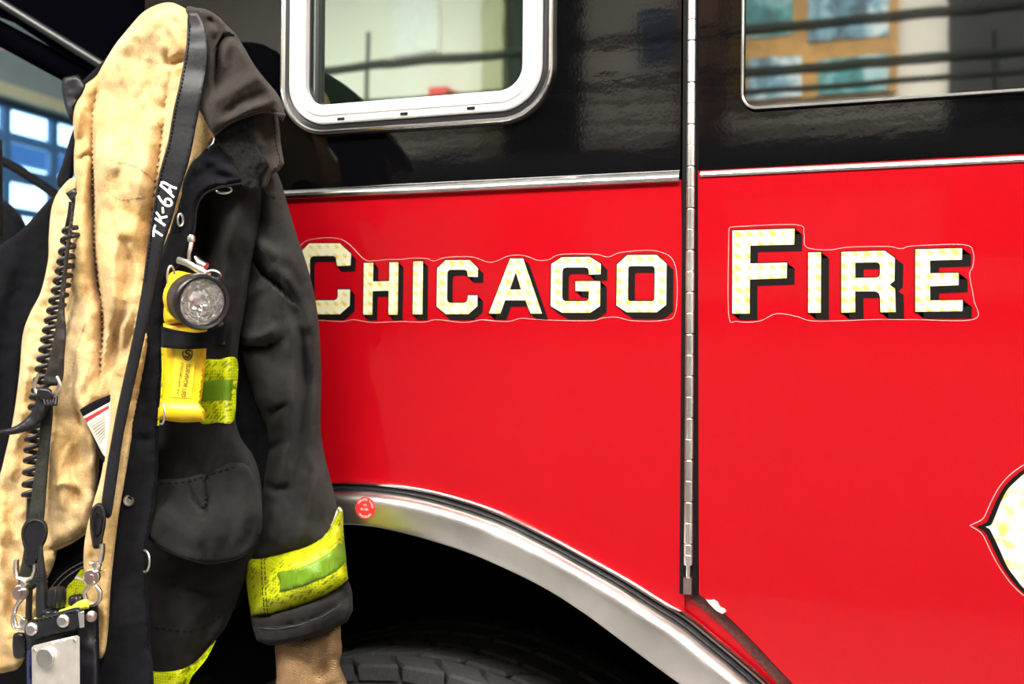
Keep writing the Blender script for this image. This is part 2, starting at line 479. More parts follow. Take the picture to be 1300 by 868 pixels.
M['contour'] = simple('pale_vinyl_edge', (.85, .35, .33), .4, bump=0)

def hivis(name, base, dark, scale=260, dashes=True):
    t = NT(name); v = t.coord()
    vo = t.n('ShaderNodeTexVoronoi', feature='F1'); vo.inputs['Scale'].default_value = scale; vo.inputs['Randomness'].default_value = .15
    t.l(v, vo.inputs['Vector'])
    dots = t.ramp(vo.outputs['Distance'], [(.22, dark), (.42, base)])
    col = dots
    if dashes:
        v2 = t.coord(55, 55, 55, (0, math.radians(45), 0)); br = t.n('ShaderNodeTexVoronoi', feature='F1'); br.inputs['Scale'].default_value = 2.0; br.inputs['Randomness'].default_value = .55
        mp = t.n('ShaderNodeMapping'); mp.inputs['Scale'].default_value = (.55, .3, 1.9); t.l(v2, mp.inputs[0]); t.l(mp.outputs[0], br.inputs['Vector'])
        mk = t.ramp(br.outputs['Distance'], [(.29, (1, 1, 1)), (.36, (0, 0, 0))])
        mix = t.n('ShaderNodeMix', data_type='RGBA'); t.l(mk, mix.inputs[0]); t.l(dots, mix.inputs[6]); mix.inputs[7].default_value = (*tuple(x*.42 for x in base), 1)
        col = mix.outputs[2]
    t.set(Base_Color=col, Roughness=.45, Specular_IOR_Level=.4, Normal=t.bump(vo.outputs['Distance'], .3, .0006)); return t.m
M['hivis'] = hivis('fluorescent_yellow_trim', (.54, .60, .005), (.22, .28, .005))
M['hivis_dark'] = hivis('silver_green_reflective_stripe', (.13, .25, .008), (.075, .16, .006), 420, False)

def knit_mat():
    t = NT('brown_ribbed_knit'); v = t.coord(1, 1, 1, (0, math.radians(-12), 0))
    wv = t.n('ShaderNodeTexWave', wave_type='BANDS', bands_direction='Z'); wv.inputs['Scale'].default_value = 150; wv.inputs['Distortion'].default_value = 2.5; wv.inputs['Detail'].default_value = 3; wv.inputs['Detail Scale'].default_value = 3
    t.l(v, wv.inputs['Vector']); f = t.noise(t.coord(3, 3, 1), 260, 3)
    h = t.math('ADD', wv.outputs[1], f)
    t.set(Base_Color=t.ramp(h, [(.35, (.115, .060, .024)), (.8, (.26, .155, .075)), (1.0, (.34, .22, .12))]), Roughness=.95, Specular_IOR_Level=.03, Normal=t.bump(h, .7, .0012, t.bump(t.noise(v, 40, 4), .5, .004)))
    return t.m
M['knit'] = knit_mat()
def lens_reflector():
    t = NT('faceted_reflector'); v = t.coord()
    vo = t.n('ShaderNodeTexVoronoi', feature='F1'); vo.inputs['Scale'].default_value = 100; t.l(v, vo.inputs['Vector'])
    t.set(Base_Color=(.9, .88, .86), Metallic=.8, Roughness=.12, Normal=t.bump(vo.outputs['Distance'], .8, .005)); return t.m
M['reflector'] = lens_reflector()
t = NT('clear_lens'); t.set(Base_Color=(1, 1, 1), Roughness=.02, Transmission_Weight=1.0, IOR=1.25); M['lens'] = t.m
def picture(name, a, b, c, sc):
    t = NT(name); n = t.noise(t.coord(), sc, 4, .6, .6); t.set(Base_Color=t.ramp(n, [(.38, a), (.5, b), (.64, c)]), Roughness=.5); return t.m
M['picture_teal'] = picture('teal_picture', (.03, .14, .16), (.07, .34, .36), (.55, .75, .80), 5)
M['picture_blue'] = picture('blue_white_picture', (.06, .12, .16), (.20, .42, .55), (.80, .90, .95), 6)
t = NT('lamp_diffuser'); t.set(Base_Color=(1, 1, 1), Emission_Color=(1, .96, .9), Emission_Strength=9.0); M['lamp'] = t.m

# ------------------------------------------------------------------ the room
X0, X1, Y0, Y1, H = -5.4, 6.5, -4.6, 8.5, 4.6
struct(MB().box((X0, Y0, -.1), (X1, Y1, 0)).build('floor', M['concrete']))
struct(MB().box((X0, Y0, H), (X1, Y1, H+.1)).build('ceiling', M['ceil']))
struct(MB().box((X0, Y0-.1, 0), (X1, Y0, H)).build('wall_back', M['wallpaint']))
struct(MB().box((X0, Y0, 0), (X1, Y0+.001, 1.72)).build('wall_back_reflection_band', simple('reflection_band_grey', (.13, .125, .12), .6, 0, .3, 3, .05, 0)))  # dark lower band added so the red paint mirrors something dark
struct(MB().box((X0, Y1, 0), (X1, Y1+.1, H)).build('wall_front', M['greenpaint']))
struct(MB().box((X1, Y0-.1, 0), (X1+.1, Y1+.1, H)).build('wall_right', M['wallpaint']))
# left wall with the bay door opening
dy0, dy1, dz1 = 1.2, 7.2, 3.22
wl = MB().box((X0-.1, Y0-.1, 0), (X0, dy0, H)).box((X0-.1, dy1, 0), (X0, Y1+.1, H)).box((X0-.1, dy0, dz1+.09), (X0, dy1, H))
struct(wl.build('wall_left', M['greenpaint']))
struct(MB().box((X0-.12, dy0, dz1), (X0+.08, dy1, dz1+.09)).build('trim_1', M['header']))
dr = MB()
nrow, ncol = 12, 13
for i in range(ncol+1):
    y = dy0+(dy1-dy0)*i/ncol; dr.box((X0-.07, y-.035, 0), (X0-.02, y+.035, dz1))
for j in range(nrow+1):
    z = dz1*j/nrow; dr.box((X0-.065, dy0, z-(.03 if j % 2 else .055)), (X0-.025, dy1, z+(.03 if j % 2 else .055)))
door = struct(dr.build('door_1', M['door_frame'], smooth=False))
tg = NT('bay_door_glazing'); tg.set(Base_Color=(.9, .96, 1), Roughness=.0, Transmission_Weight=1.0, IOR=1.02)
ORIGIN[door.name] = np.zeros(3)
# scenery and shade blocks outside: a few blue-grey blurs of the street
gp = MB().box((X0-.05, dy0, 0), (X0-.045, dy1, dz1)).build('door_glass', tg.m, door)
M['street'] = simple('street_blue_grey', (.05, .12, .25), .8, bump=0)
for i, (ya, yb, za, zb) in enumerate([(3.2, 12, 3.2, 3.5), (4.0, 12, 2.5, 2.6), (5.2, 12.0, .6, 1.1)]):
    b = MB().box((X0-2.0, ya, za), (X0-1.9, yb, zb)).build('street_railing', M['street'])
    tag(b, ['blue grey street canopy beam seen blurred high through the bay door', 'thin blue grey street rail seen blurred halfway up through the bay door', 'low blue grey street barrier seen blurred behind the bay door'][i], 'railing')
rp = MB().tube([P(-60, 62, -3.0), P(-10, 57, -3.0), P(22, 50, -3.0)], .035, 12).build('sprinkler_pipe', M['red_print'])
tag(rp, 'red overhead pipe blurred in the upper left corner', 'pipe')

# ceiling lamps
for i, (fx, fy) in enumerate(FIXTURES):
    r = thing('ceiling_lamp', ['white strip lamp over the aisle nearest the bay door', 'white strip lamp over the aisle above the hanging coat', 'white strip lamp over the aisle above the truck door', 'white strip lamp over the aisle farthest from the bay door'][i], 'ceiling lamp', (fx, fy, 4.1), 'strip lamps over the aisle')
    MB().box((fx-.9, fy-.26, 4.10), (fx+.9, fy+.26, 4.16)).build('housing', M['white'], r, smooth=False)
    MB().box((fx-.86, fy-.23, 4.085), (fx+.86, fy+.23, 4.10)).build('diffuser', M['lamp'], r, smooth=False)
    for dx in (-.6, .6): MB().tube([(fx+dx, fy, 4.16), (fx+dx, fy, H)], .008, 6).build('suspension_rod', M['nickel'], r)

# things on the wall opposite the truck (the paint and the windows mirror them)
def wall_box(x0, y0, x1, y1, yw, dep, k=0, mb=None):
    a = MIR(x0, y0, yw); b = MIR(x1, y1, yw); c = MIR(x0, y1, yw)
    xs = sorted((a[0], b[0])); zs = sorted((a[2], c[2]))
    mb = mb or MB(); mb.box((xs[0], yw, zs[0]), (xs[1], yw+dep, zs[1]), k); return mb
YW = Y0+.002
c = MIR(1040, 60, YW)
fr = thing('display_board', 'orange wooden display board holding four teal pictures, mirrored in the door window', 'display board', (c[0], YW, c[2]))
wall_box(930, -60, 1140, 134, YW, .03).build('wooden_frame', M['wood'], fr, smooth=False)
for (a, b, cc, d, mt) in [(944, -40, 1008, 52, 'picture_teal'), (1028, -45, 1128, 56, 'picture_blue'), (950, 78, 1018, 130, 'picture_blue'), (1040, 78, 1128, 124, 'picture_teal')]:
    wall_box(a, b, cc, d, YW, .045).build('picture', M[mt], fr, smooth=False)
tag(wall_box(1204, -120, 1420, 330, YW, .04).build('roller_shutter', M['dark'], smooth=False), 'dark closed shutter right of the picture board, mirrored at the window edge', 'shutter')
tag(wall_box(874, -120, 922, 330, YW, .35).build('steel_locker', M['brown'], smooth=False), 'tall brown steel locker left of the picture board, mirrored in black paint', 'locker')
tag(wall_box(811, 18, 858, 82, YW, .03).build('notice_board', M['door_frame'], smooth=False), 'small blue grey notice board on the cream wall, mirrored in black paint', 'notice board')
tag(wall_box(668, -150, 738, 340, YW, .3).build('wall_column', M['rail'], smooth=False), 'dark green column on the cream wall, mirrored beside the small window', 'column')
tag(wall_box(630, -150, 652, 340, YW, .25).build('wall_column', M['header'], smooth=False), 'pale yellow column beside the dark green column, mirrored in the small window', 'column')
tag(wall_box(500, 0, 558, 72, YW, .02).build('notice_sheet', M['white'], smooth=False), 'pale paper sheet on the cream wall, mirrored in the small window', 'notice')
tag(wall_box(568, 124.5, 588, 150, YW, .3).build('red_canister', M['red_print'], smooth=False), 'small red box on the wall, mirrored at the foot of the small window', 'box')
# mezzanine railing with long bars
rail = thing('mezzanine_railing', 'dark green railing of long level bars along the wall opposite', 'railing', (0, -3.9, 2.0))
for (xa, ya, rr_) in [(700, 62, .026), (700, 113, .026), (700, 136, .016), (700, 160, .016), (700, 182, .012)]:
    z = MIR(xa, ya, -3.9)[2]
    MB().tube([(-5.3, -3.9, z), (-2, -3.9, z), (2, -3.9, z), (6.4, -3.9, z)], rr_, 10).build('rail_bar', M['rail'], rail)
for px in (466, 902, 1262):
    x = MIR(px, 100, -3.9)[0]; MB().tube([(x, -3.9, MIR(px, 225, -3.9)[2]), (x, -3.9, MIR(px, 40, -3.9)[2])], .012, 10).build('rail_post', M['rail'], rail)
sl = MB().box((-5.4, Y0, MIR(700, 232, -3.9)[2]), (6.5, -3.85, MIR(700, 194, -3.9)[2])); struct(sl.build('trim_2', M['dark'], smooth=False))

# ------------------------------------------------------------------ the fire truck
tr = thing('fire_truck', 'red and black fire truck side with gold lettering, behind the hanging coat', 'fire truck', (P(650, 868)[0], 0.3, 0.0))
ARCH_OUT = spline([(-40, 960), (0, 900), (50, 800), (100, 745), (150, 705), (210, 668), (270, 640), (330, 622), (380, 614), (430, 611), (480, 612), (540, 620), (600, 636), (650, 655), (700, 680), (750, 707), (800, 735), (840, 760), (875, 781), (907, 807), (942, 836), (978, 868), (1030, 920), (1080, 980)], 6)
ARCH_IN = spline([(0, 990), (45, 930), (90, 860), (135, 800), (180, 755), (232, 714), (285, 690), (338, 673), (385, 664), (432, 662), (482, 665), (540, 678), (600, 697), (650, 718), (700, 743), (750, 775), (800, 812), (850, 849), (876, 868), (915, 902), (960, 945), (1010, 1000)], 6)
def resample(L, n):
    d = np.r_[0, np.cumsum(np.hypot(*np.diff(L, axis=0).T))]; t = np.linspace(0, d[-1], n)
    return np.stack([np.interp(t, d, L[:, 0]), np.interp(t, d, L[:, 1])], 1)
AO, AI = resample(ARCH_OUT, 160), resample(ARCH_IN, 160)
AM = AO*.6+AI*.4
# cab shell behind the skins, hollow over the wheel
XL = P(184, 100)[0]; XR = 5.2
zarch = P(430, 600)[2]
xa, xb = P(-40, 900)[0], P(1085, 980)[0]
cs = MB()
cs.box((XL, .035, zarch), (XR, 2.4, 2.95))
cs.box((-1.6, .55, .45), (XR, 2.4, zarch))
cs.box((xb, .035, .45), (XR, .55, zarch))
cs.build('cab_body', M['void'], tr, smooth=False)
# wheel housing: curved sheet following the arch
mb = MB(); vs = []
for (x, y) in AI: 
    p = P(x, y); vs += [(p[0], -.0, p[2]), (p[0], .56, p[2]+.0)]
mb.add(vs, [(2*i, 2*i+1, 2*i+3, 2*i+2) for i in range(len(AI)-1)])
mb.build('wheel_housing', M['void'], tr)
# skins
LEFTP = [(184, 250), (865, 228), (869, 772)] + [tuple(p) for p in AM[::-1] if 184 < p[0] < 866] + [(184, 700)]
side = plate_mesh([LEFTP], -.03, .0).build('red_side_panel', M['red'], tr, sharp=30)
blackL = [(184, -330), (867, -330), (864, 224), (184, 250)]
def rrect(x0, z0, x1, z1, r, n=8, rbl=None):
    out = []
    for (cx, cz, a0, rr) in [(x1-r, z1-r, 0, r), (x0+r, z1-r, 90, r), (x0+(rbl or r), z0+(rbl or r), 180, rbl or r), (x1-r, z0+r, 270, r)]:
        for i in range(n+1):
            a = math.radians(a0+90*i/n); out.append((cx+rr*math.cos(a), cz+rr*math.sin(a)))
    return out
# left window, sizes in metres on the truck's side
wx0, wx1 = P(359, 60)[0], P(706, 60)[0]; wz0 = P(430, 172.5)[2]; wz1 = wz0+.56
def W2(loop): return [(x, z) for x, z in loop]
pl = MB()
bl_world = [tuple(P(x, y)[[0, 2]]) for x, y in blackL]
plate_mesh([bl_world, rrect(wx0+.008, wz0+.008, wx1-.008, wz1-.008, .068)[::-1]], -.03, .0, pl, world=True)
upper = pl.build('black_upper_panel', M['black'], tr, sharp=30)
# window frame: swept profile round the rounded rectangle
def frame_sweep(name, x0, z0, x1, z1, r, prof, mat, parent, n=14):
    """prof: (inset, depth)"""
    loops = [rrect(x0+i, z0+i, x1-i, z1-i, max(r-i, .004), n) for i, d in prof]
    m_ = len(loops[0]); vs = []
    for L, (i, d) in zip(loops, prof): vs += [(x, -d, z) for x, z in L]
    fs = []
    for a in range(len(prof)-1):
        for j in range(m_): fs.append((a*m_+j, a*m_+(j+1) % m_, (a+1)*m_+(j+1) % m_, (a+1)*m_+j))
    return obj(name, vs, fs, mat, parent, sharp=35)
win = frame_sweep('window_frame', wx0, wz0, wx1, wz1, .074, [(0, 0), (.0003, .006), (.0018, .0095), (.0036, .0116), (.0056, .0122), (.008, .0095), (.0095, .004)], M['chrome'], tr)
frame_sweep('rubber_seal', wx0+.009, wz0+.009, wx1-.009, wz1-.009, .066, [(0, .0045), (.004, .0062), (.0075, .0045)], M['rubber'], win)
fi = frame_sweep('inner_frame', wx0+.0165, wz0+.0165, wx1-.0165, wz1-.0165, .058, [(0, .0), (.0005, .009), (.002, .0115), (.009, .0115), (.0100, .0100), (.0112, .0125), (.024, .0125), (.0262, .010), (.0268, -.006)], M['metal_white'], win)
gl = rrect(wx0+.040, wz0+.040, wx1-.040, wz1-.040, .036)
plate_mesh([gl], -.012, -.005, MB(), world=True).build('window_glass', M['glass_left'], win, smooth=False)
frame_sweep('glass_gasket', wx0+.0425, wz0+.0425, wx1-.0425, wz1-.0425, .034, [(0, -.006), (0, -.001), (.003, -.001), (.0035, -.0052)], M['rubber'], win)
for px in (433, 513, 598):
    q = P(px, 151-(px-433)*.083, .0115); MB().box((q[0]-.0055, q[1]-.0012, q[2]-.0018), (q[0]+.0055, q[1]+.002, q[2]+.0018)).build('drain_slot', M['gap'], win, smooth=False)
x_ = P(403, 60)[0]; MB().box((x_-.001, -.004, wz0+.05), (x_+.004, .006, wz1-.05)).build('glass_channel', M['rubber'], win, smooth=False)
mb = MB(); 
# thin raised bead on the panel to the right of the frame
# trims
def trim_strip(x0p, x1p, top, bot, parent):
    A = P(x0p, top[0]); B = P(x1p, top[1]); A2 = P(x0p, bot[0]); B2 = P(x1p, bot[1]); zt = (A[2]+B[2])/2; zb = (A2[2]+B2[2])/2
    h = zt-zb; prof = [(zt, 0), (zt, .0015), (zt-h*.10, .0030), (zt-h*.35, .0060), (zt-h*.60, .0082), (zt-h*.70, .0086), (zt-h*.78, .0080), (zt-h*.81, .0055), (zt-h*.86, .0055), (zt-h*.9, .006), (zb, .003), (zb, 0)]
    vs = [(A[0], -d, z) for z, d in prof]+[(B[0], -d, z) for z, d in prof]; n = len(prof)
    fs = [(i+1, i, i+n, i+n+1) for i in range(n-1)]+[tuple(range(n)), tuple(range(2*n-1, n-1, -1))]
    return obj('chrome_trim_strip', vs, fs, M['chrome'], parent, sharp=50)
trim_strip(150, 863, (252.0, 215.8), (264.0, 231.5), upper)
# gap and hinge
gp = MB()
def vstrip(px0, px1, z0, z1, d0, d1, mb):
    a = P(px0, 400)[0]; b = P(px1, 400)[0]; mb.box((a, -d1, z0), (b, -d0, z1)); return mb
ztop = 2.95; zhb = P(872, 754)[2]
vstrip(865, 888.5, zhb, ztop, -.03, .0006, MB()).build('door_gap', M['gap'], tr, smooth=False)
hx = P(876.3, 400)[0]; hr = .0058
hg = MB(); z = P(874, 689)[2]; seg = P(876, 315.0)[2]-P(876, 368.0)[2]
zz = P(874, 717)[2]
hinge = MB().tube([(hx, -.002, zz-.03), (hx, -.002, ztop)], .0028, 10).build('hinge', M['hinge'], tr)
k = 0; zc = P(874, 717)[2]; znext = P(874, 689.5)[2]
zs = [zc, znext]
while zs[-1] < 2.2: zs.append(zs[-1]+seg)
for a, b in zip(zs[:-1], zs[1:]):
    m_ = (a+b)/2; g = .0007
    kn = MB()
    for (p, q, gg) in ((a, m_, g*.25), (m_, b, g*.25)):
        p2 = p+(g if p == a else gg); q2 = q-(g if q == b else gg)
        kn.tube([(hx, -.002, p2), (hx, -.002, p2+.0004), (hx, -.002, p2+.0009), (hx, -.002, q2-.0009), (hx, -.002, q2-.0004), (hx, -.002, q2)], [hr*.95, hr, hr, hr, hr, hr*.95], 20)
    kn.build('hinge_knuckle', M['hinge'], hinge)
q = P(873, 742)[2]; MB().box((hx-.005, -.008, q-.010), (hx+.005, .004, q+.010)).build('hinge_end_block', M['nickel_pink'], hinge, smooth=False)
# right door
DOOR_EDGE = spline([(888, 752), (905, 765), (930, 786), (962, 818), (990, 848), (1012, 872), (1060, 930), (1095, 985)], 5)
doorp = [(887, 218), (2100, 155)] + [(2100, 1500), (1400, 1500), (1095, 985)] + [tuple(p) for p in DOOR_EDGE[::-1][1:]]
rdoor = plate_mesh([doorp], -.025, .006).build('door', M['red'], tr, sharp=30)
# sill between door and fender
sill = [tuple(p) for p in AM if p[0] > 860] + [(1110, 960)] + [(x+3, y-8) for x, y in DOOR_EDGE[::-1]] + [(869, 752)]
plate_mesh([sill], -.02, -.006).build('door_sill', M['red'], tr)
off = lambda L, dx, dy: [(x+dx, y+dy) for x, y in L]
DE = [tuple(p) for p in DOOR_EDGE]
plate_mesh([off(DE, -4, 1)+off(DE, -13, 10)[::-1]], -.006, -.0045).build('sill_tread_tape', simple('worn_brown_tape', (.10, .03, .025), .5, 0, .5, 300, .5, .4), tr, smooth=False)
mb = MB(); q = spline([[897, 759], [903, 760], [907, 759], [912, 762], [915, 768], [921, 771], [923, 774], [918, 777], [910, 773], [903, 766]], 2, True)
plate_mesh([[tuple(p) for p in q[:, :2]]], .005, .0075).build('chipped_paint_patch', simple('chipped_filler', (.75, .55, .5), .6, 0, .4, 300, .3, .6), rdoor)
# right upper panel with the flush window
br_world = [tuple(P(x, y)[[0, 2]]) for x, y in [(888, -330), (2100, -640), (2100, 152), (888, 216)]]
gx0 = P(942, 70)[0]; gz0 = (P(970, 141)[2]+P(1290, 121)[2])/2; gx1 = gx0+.62; gz1 = gz0+.52
plate_mesh([br_world, rrect(gx0+.002, gz0+.002, gx1-.002, gz1-.002, .018)[::-1]], -.025, .006, MB(), world=True).build('black_door_panel', M['black'], rdoor, sharp=30)
frame_sweep('window_edge', gx0, gz0, gx1, gz1, .020, [(0, .006), (.0004, .0085), (.0018, .0095), (.0034, .0085), (.0040, .003)], M['chrome'], rdoor)
plate_mesh([rrect(gx0+.0036, gz0+.0036, gx1-.0036, gz1-.0036, .017)], -.002, .0035, MB(), world=True).build('door_window', M['glass_right'], rdoor, smooth=False)
trim_strip(890, 1500, (213.2, 181.4), (229.0, 201.6), rdoor)
rdoor.children[-1].location = (0, -.006, 0)
# wheel arch trim
prof = [(-.02, .0), (-.01, .006), (.02, .010), (.055, .0105), (.085, .007), (.10, .003)]
def arch_sweep(name, prof, mat, parent, a=AO, b=AI, lo=0, hi=None):
    hi = hi or len(a); lo = int(np.argmax(a[:, 0] > 232)); vs = []; n = len(prof)
    for i in range(lo, hi):
        for u_, d in prof:
            q = a[i]*(1-u_)+b[i]*u_; p0 = P(*q, 0); vs.append((p0[0], -d, p0[2]))
    fs = []
    for i in range(hi-lo-1):
        for j in range(n-1): fs.append((i*n+j, (i+1)*n+j, (i+1)*n+j+1, i*n+j+1))
    return obj(name, vs, fs, mat, parent, sharp=50)
arch = arch_sweep('wheel_arch_trim', [(.20, .0), (.205, .008), (.23, .016), (.27, .0215), (.32, .025), (.38, .0268), (.46, .0275), (.60, .0275), (.80, .0268), (.95, .0255), (.985, .0245), (1.0, .022), (1.0, -.03)], M['steel'], tr)
arch_sweep('arch_bead', prof, M['chrome'], arch)
arch_sweep('arch_gasket', [(.08, .0), (.085, .006), (.11, .0095), (.15, .0095), (.19, .007), (.21, .004)], M['rubber'], arch)
# tyre sticker
q = P(464, 644.5, .0275); rx = 14*U(464, 644, .027)
st = MB(); st.lathe([(0, .0008), (rx, .0008), (rx, 0)], q, (0, -1, 0), 40)
stk = st.build('inflation_sticker', M['red_print'], arch, label='round red sticker with white lettering')
ORIGIN[stk.name] = ORIGIN[tr.name]
st = MB()
def put_text(mb, body, cx, cz, size, ang=0.0, y=-.0290):
    v, f = text_tris(body, size); ca, sa = math.cos(ang), math.sin(ang)
    mb.add([(q[0]+cx+x*ca-z*sa, y, q[2]+cz+x*sa+z*ca) for x, z, _ in v], f)
def arc_text(mb, body, r, a_mid, span, size, bottom=False):
    n = len(body)
    for i, ch in enumerate(body):
        if ch == ' ': continue
        a = math.radians(a_mid+(span/2-span*i/(n-1))*(1 if not bottom else -1))
        put_text(mb, ch, r*math.cos(a), r*math.sin(a), size, a-PI/2+(PI if bottom else 0))
arc_text(st, 'INFLATE TIRES', rx*.76, 78, 142, .0043)
arc_text(st, 'PRESSURE', rx*.80, 272, 86, .0043, True)
put_text(st, 'TO', 0, rx*.25, .0042); put_text(st, '90 LBS.', -.0006, -rx*.12, .0042)
st.build('sticker_lettering', M['white'], arch, smooth=False)

# tyre
TY0, TW = .06, .29
top = P(512, 845, -TY0); ctr = P(520, 845, -TY0)
RT = .53; tcz = top[2]-RT; tcx = ctr[0]
mb = MB()
prof = [(.20, .02), (.30, .0), (.42, -.012), (.48, -.006), (RT-.035, .0), (RT-.018, .012), (RT-.014, .03), (RT-.014, TW-.03), (RT-.018, TW-.012), (RT-.04, TW), (.2, TW)]
mb.lathe([(r, z) for r, z in prof], (tcx, TY0, tcz), (0, 1, 0), 120)
NB = 46
rows = [(.000, .052, 0), (.062, .108, .5), (.118, .172, 0), (.182, .228, .5), (.238, .290, 0)]
for ri, (ya, yb, ph) in enumerate(rows):
    for k in range(NB):
        a0 = 2*PI*(k+ph)/NB; 
        if not (-.15 < ((a0 % (2*PI))-0) < PI+.15): continue
        wdt = 2*PI/NB*.90; sk = .25*(2*PI/NB)*(1 if ri % 2 else -1)
        vs = []
        for (rad, ins) in ((RT-.022, 0.0), (RT-.004, 0.0), (RT, .10)):
            for (da, yy) in ((ins*.5*wdt+sk, ya+ins*.04), (wdt*(1-ins*.5)+sk, ya+ins*.04), (wdt*(1.08-ins*.5)+0, (ya+yb)/2), (wdt*(1-ins*.5)-sk, yb-ins*.04), (ins*.5*wdt-sk, yb-ins*.04), (wdt*(.08+ins*.5), (ya+yb)/2)):
                a = a0+da; vs.append((tcx+rad*math.cos(a), TY0+yy, tcz+rad*math.sin(a)))
        fs = []
        for L in range(2):
            for j in range(6): fs.append((L*6+j, L*6+(j+1) % 6, L*6+6+(j+1) % 6, L*6+6+j))
        fs.append((12, 13, 14, 15, 16, 17)); mb.add(vs, fs)
mb.build('tyre', M['tyre'], tr, sharp=30)
mb = MB(); mb.lathe([(.0, .05), (.08, .05), (.10, .08), (.20, .10), (.24, .03), (.25, .0), (.24, .0), (.23, .2)], (tcx, TY0+.02, tcz), (0, 1, 0), 48); mb.build('wheel_rim', M['steel'], tr)

# lettering
def crop(pts, s, ox, oy): return [(ox+x/s, oy+y/s) for x, y in pts]
A3 = (4.333, 370, 280); A4 = (4.815, 610, 280); A5 = (3.611, 900, 270)
LET = [
 ('C', A3, [[(100,125),(268,125),(330,183),(326,247),(252,250),(248,210),(243,199),(232,194),(125,195),(110,201),(103,215),(103,418),(110,432),(125,438),(235,438),(250,432),(256,418),(257,378),(324,378),(322,467),(268,515),(105,515),(45,462),(45,180)]], (6.6, 7)),
 ('H', A3, [[(400,233),(452,232),(450,335),(540,333),(541,230),(590,229),(585,517),(535,517),(537,385),(448,388),(446,517),(396,517)]], (6.8, 7)),
 ('I', A3, [[(672,225),(725,224),(722,515),(668,515)]], (6.8, 7)),
 ('C', A3, [[(850,218),(982,217),(1028,262),(1026,310),(972,308),(970,285),(964,274),(953,270),(877,270),(864,275),(859,287),(857,435),(862,447),(875,452),(952,452),(964,447),(970,435),(972,411),(1025,411),(1024,470),(975,514),(850,514),(800,472),(803,262)]], (7.2, 7.2)),
 ('A', A4, [[(182,232),(262,232),(377,568),(308,568),(276,487),(152,487),(122,568),(52,568)], [(217,315),(250,422),(180,422)]], (8, 7.6)),
 ('G', A4, [[(498,224),(667,222),(737,263),(735,328),(665,330),(662,302),(655,290),(640,286),(525,286),(508,292),(502,308),(500,470),(505,485),(520,492),(640,492),(656,488),(663,476),(664,432),(582,430),(582,370),(733,370),(732,522),(672,563),(500,563),(430,522),(434,265)]], (8.2, 7.8)),
 ('O', A4, [[(898,211),(1078,210),(1138,263),(1136,515),(1078,560),(895,560),(832,518),(835,268)], [(918,278),(1050,278),(1061,282),(1066,292),(1064,478),(1060,488),(1050,492),(916,492),(906,488),(902,478),(904,292),(908,282)]], (8.5, 8)),
 ('F', A5, [[(108,82),(393,73),(391,146),(190,151),(189,233),(358,229),(357,300),(188,306),(187,462),(107,462)]], (9.2, 7.6)),
 ('I', A5, [[(455,183),(514,181),(513,458),(455,458)]], (9.6, 7.8)),
 ('R', A5, [[(607,180),(805,174),(852,208),(850,312),(828,330),(853,348),(856,455),(786,456),(784,385),(778,368),(762,360),(670,360),(671,456),(607,458)], [(671,229),(768,227),(780,232),(784,244),(784,280),(779,293),(766,298),(671,299)]], (9.8, 8)),
 ('E', A5, [[(946,168),(1160,163),(1159,215),(1013,219),(1014,278),(1144,276),(1144,332),(1013,337),(1014,402),(1163,400),(1162,451),(946,454)]], (10.4, 8.3))]
def strip_quads(mb, loopw, vx, vz, y, k):
    n = len(loopw)
    for i in range(n):
        a = loopw[i]; b = loopw[(i+1) % n]
        vs = [(a[0], y, a[1]), (b[0], y, b[1]), (b[0]+vx, y, b[1]+vz), (a[0]+vx, y, a[1]+vz)]
        ar = (vs[1][0]-vs[0][0])*(vs[2][2]-vs[0][2])-(vs[1][2]-vs[0][2])*(vs[2][0]-vs[0][0])
        mb.add(vs, [(0, 1, 2, 3) if ar > 0 else (3, 2, 1, 0)], k)
def discs(mb, loopw, w_, y, k, dx=0, dz=0):
    n = len(loopw)
    for i in range(n):
        a = np.array(loopw[i]); b = np.array(loopw[(i+1) % n]); t = b-a; L = np.linalg.norm(t)+1e-9; t = t/L; nn = np.array([-t[1], t[0]])*w_
        e = t*w_*.7
        q = [a-e-nn, b+e-nn, b+e+nn, a-e+nn]
        mb.add([(p[0]+dx, y, p[1]+dz) for p in q], [(0, 1, 2, 3)], k)
for idx, (ch, cr, loops, (sx, sy)) in enumerate(LET):
    dd = 0.0 if idx < 7 else .006
    par = side if idx < 7 else rdoor
    LW = []
    for L in loops:
        pts = [P(x, y, dd)[[0, 2]] for x, y in crop(L, *cr)]
        LW.append([tuple(p) for p in pts])
    u_ = U(*crop(loops[0][:1], *cr)[0], dd); vx, vz = sx*u_*.98, -sy*u_
    mb = MB(); yb = -(dd+.0006); yg = -(dd+.0011)
    for L in LW:
        strip_quads(mb, L, vx, vz, yb, 0)
        discs(mb, L, 1.35*u_, yb-.00002, 0); discs(mb, L, .35*u_, yb-.00001, 0, vx, vz)
    for (ox_, oz_) in ((0, 0), (vx, vz)):
        tmp = MB(); plate_mesh([[(x+ox_, z+oz_) for x, z in L] for L in LW], dd+.0001, dd+.0005, tmp, world=True); mb.add(tmp.v, tmp.f, 0)
    tmp = MB(); plate_mesh(LW, dd+.0007, dd+.0011, tmp, world=True); mb.add(tmp.v, tmp.f, 1)
    obj('gold_letter', mb.v, mb.f, None, par, smooth=False, mats=[M['letter_black'], M['gold']], fmat=mb.m)
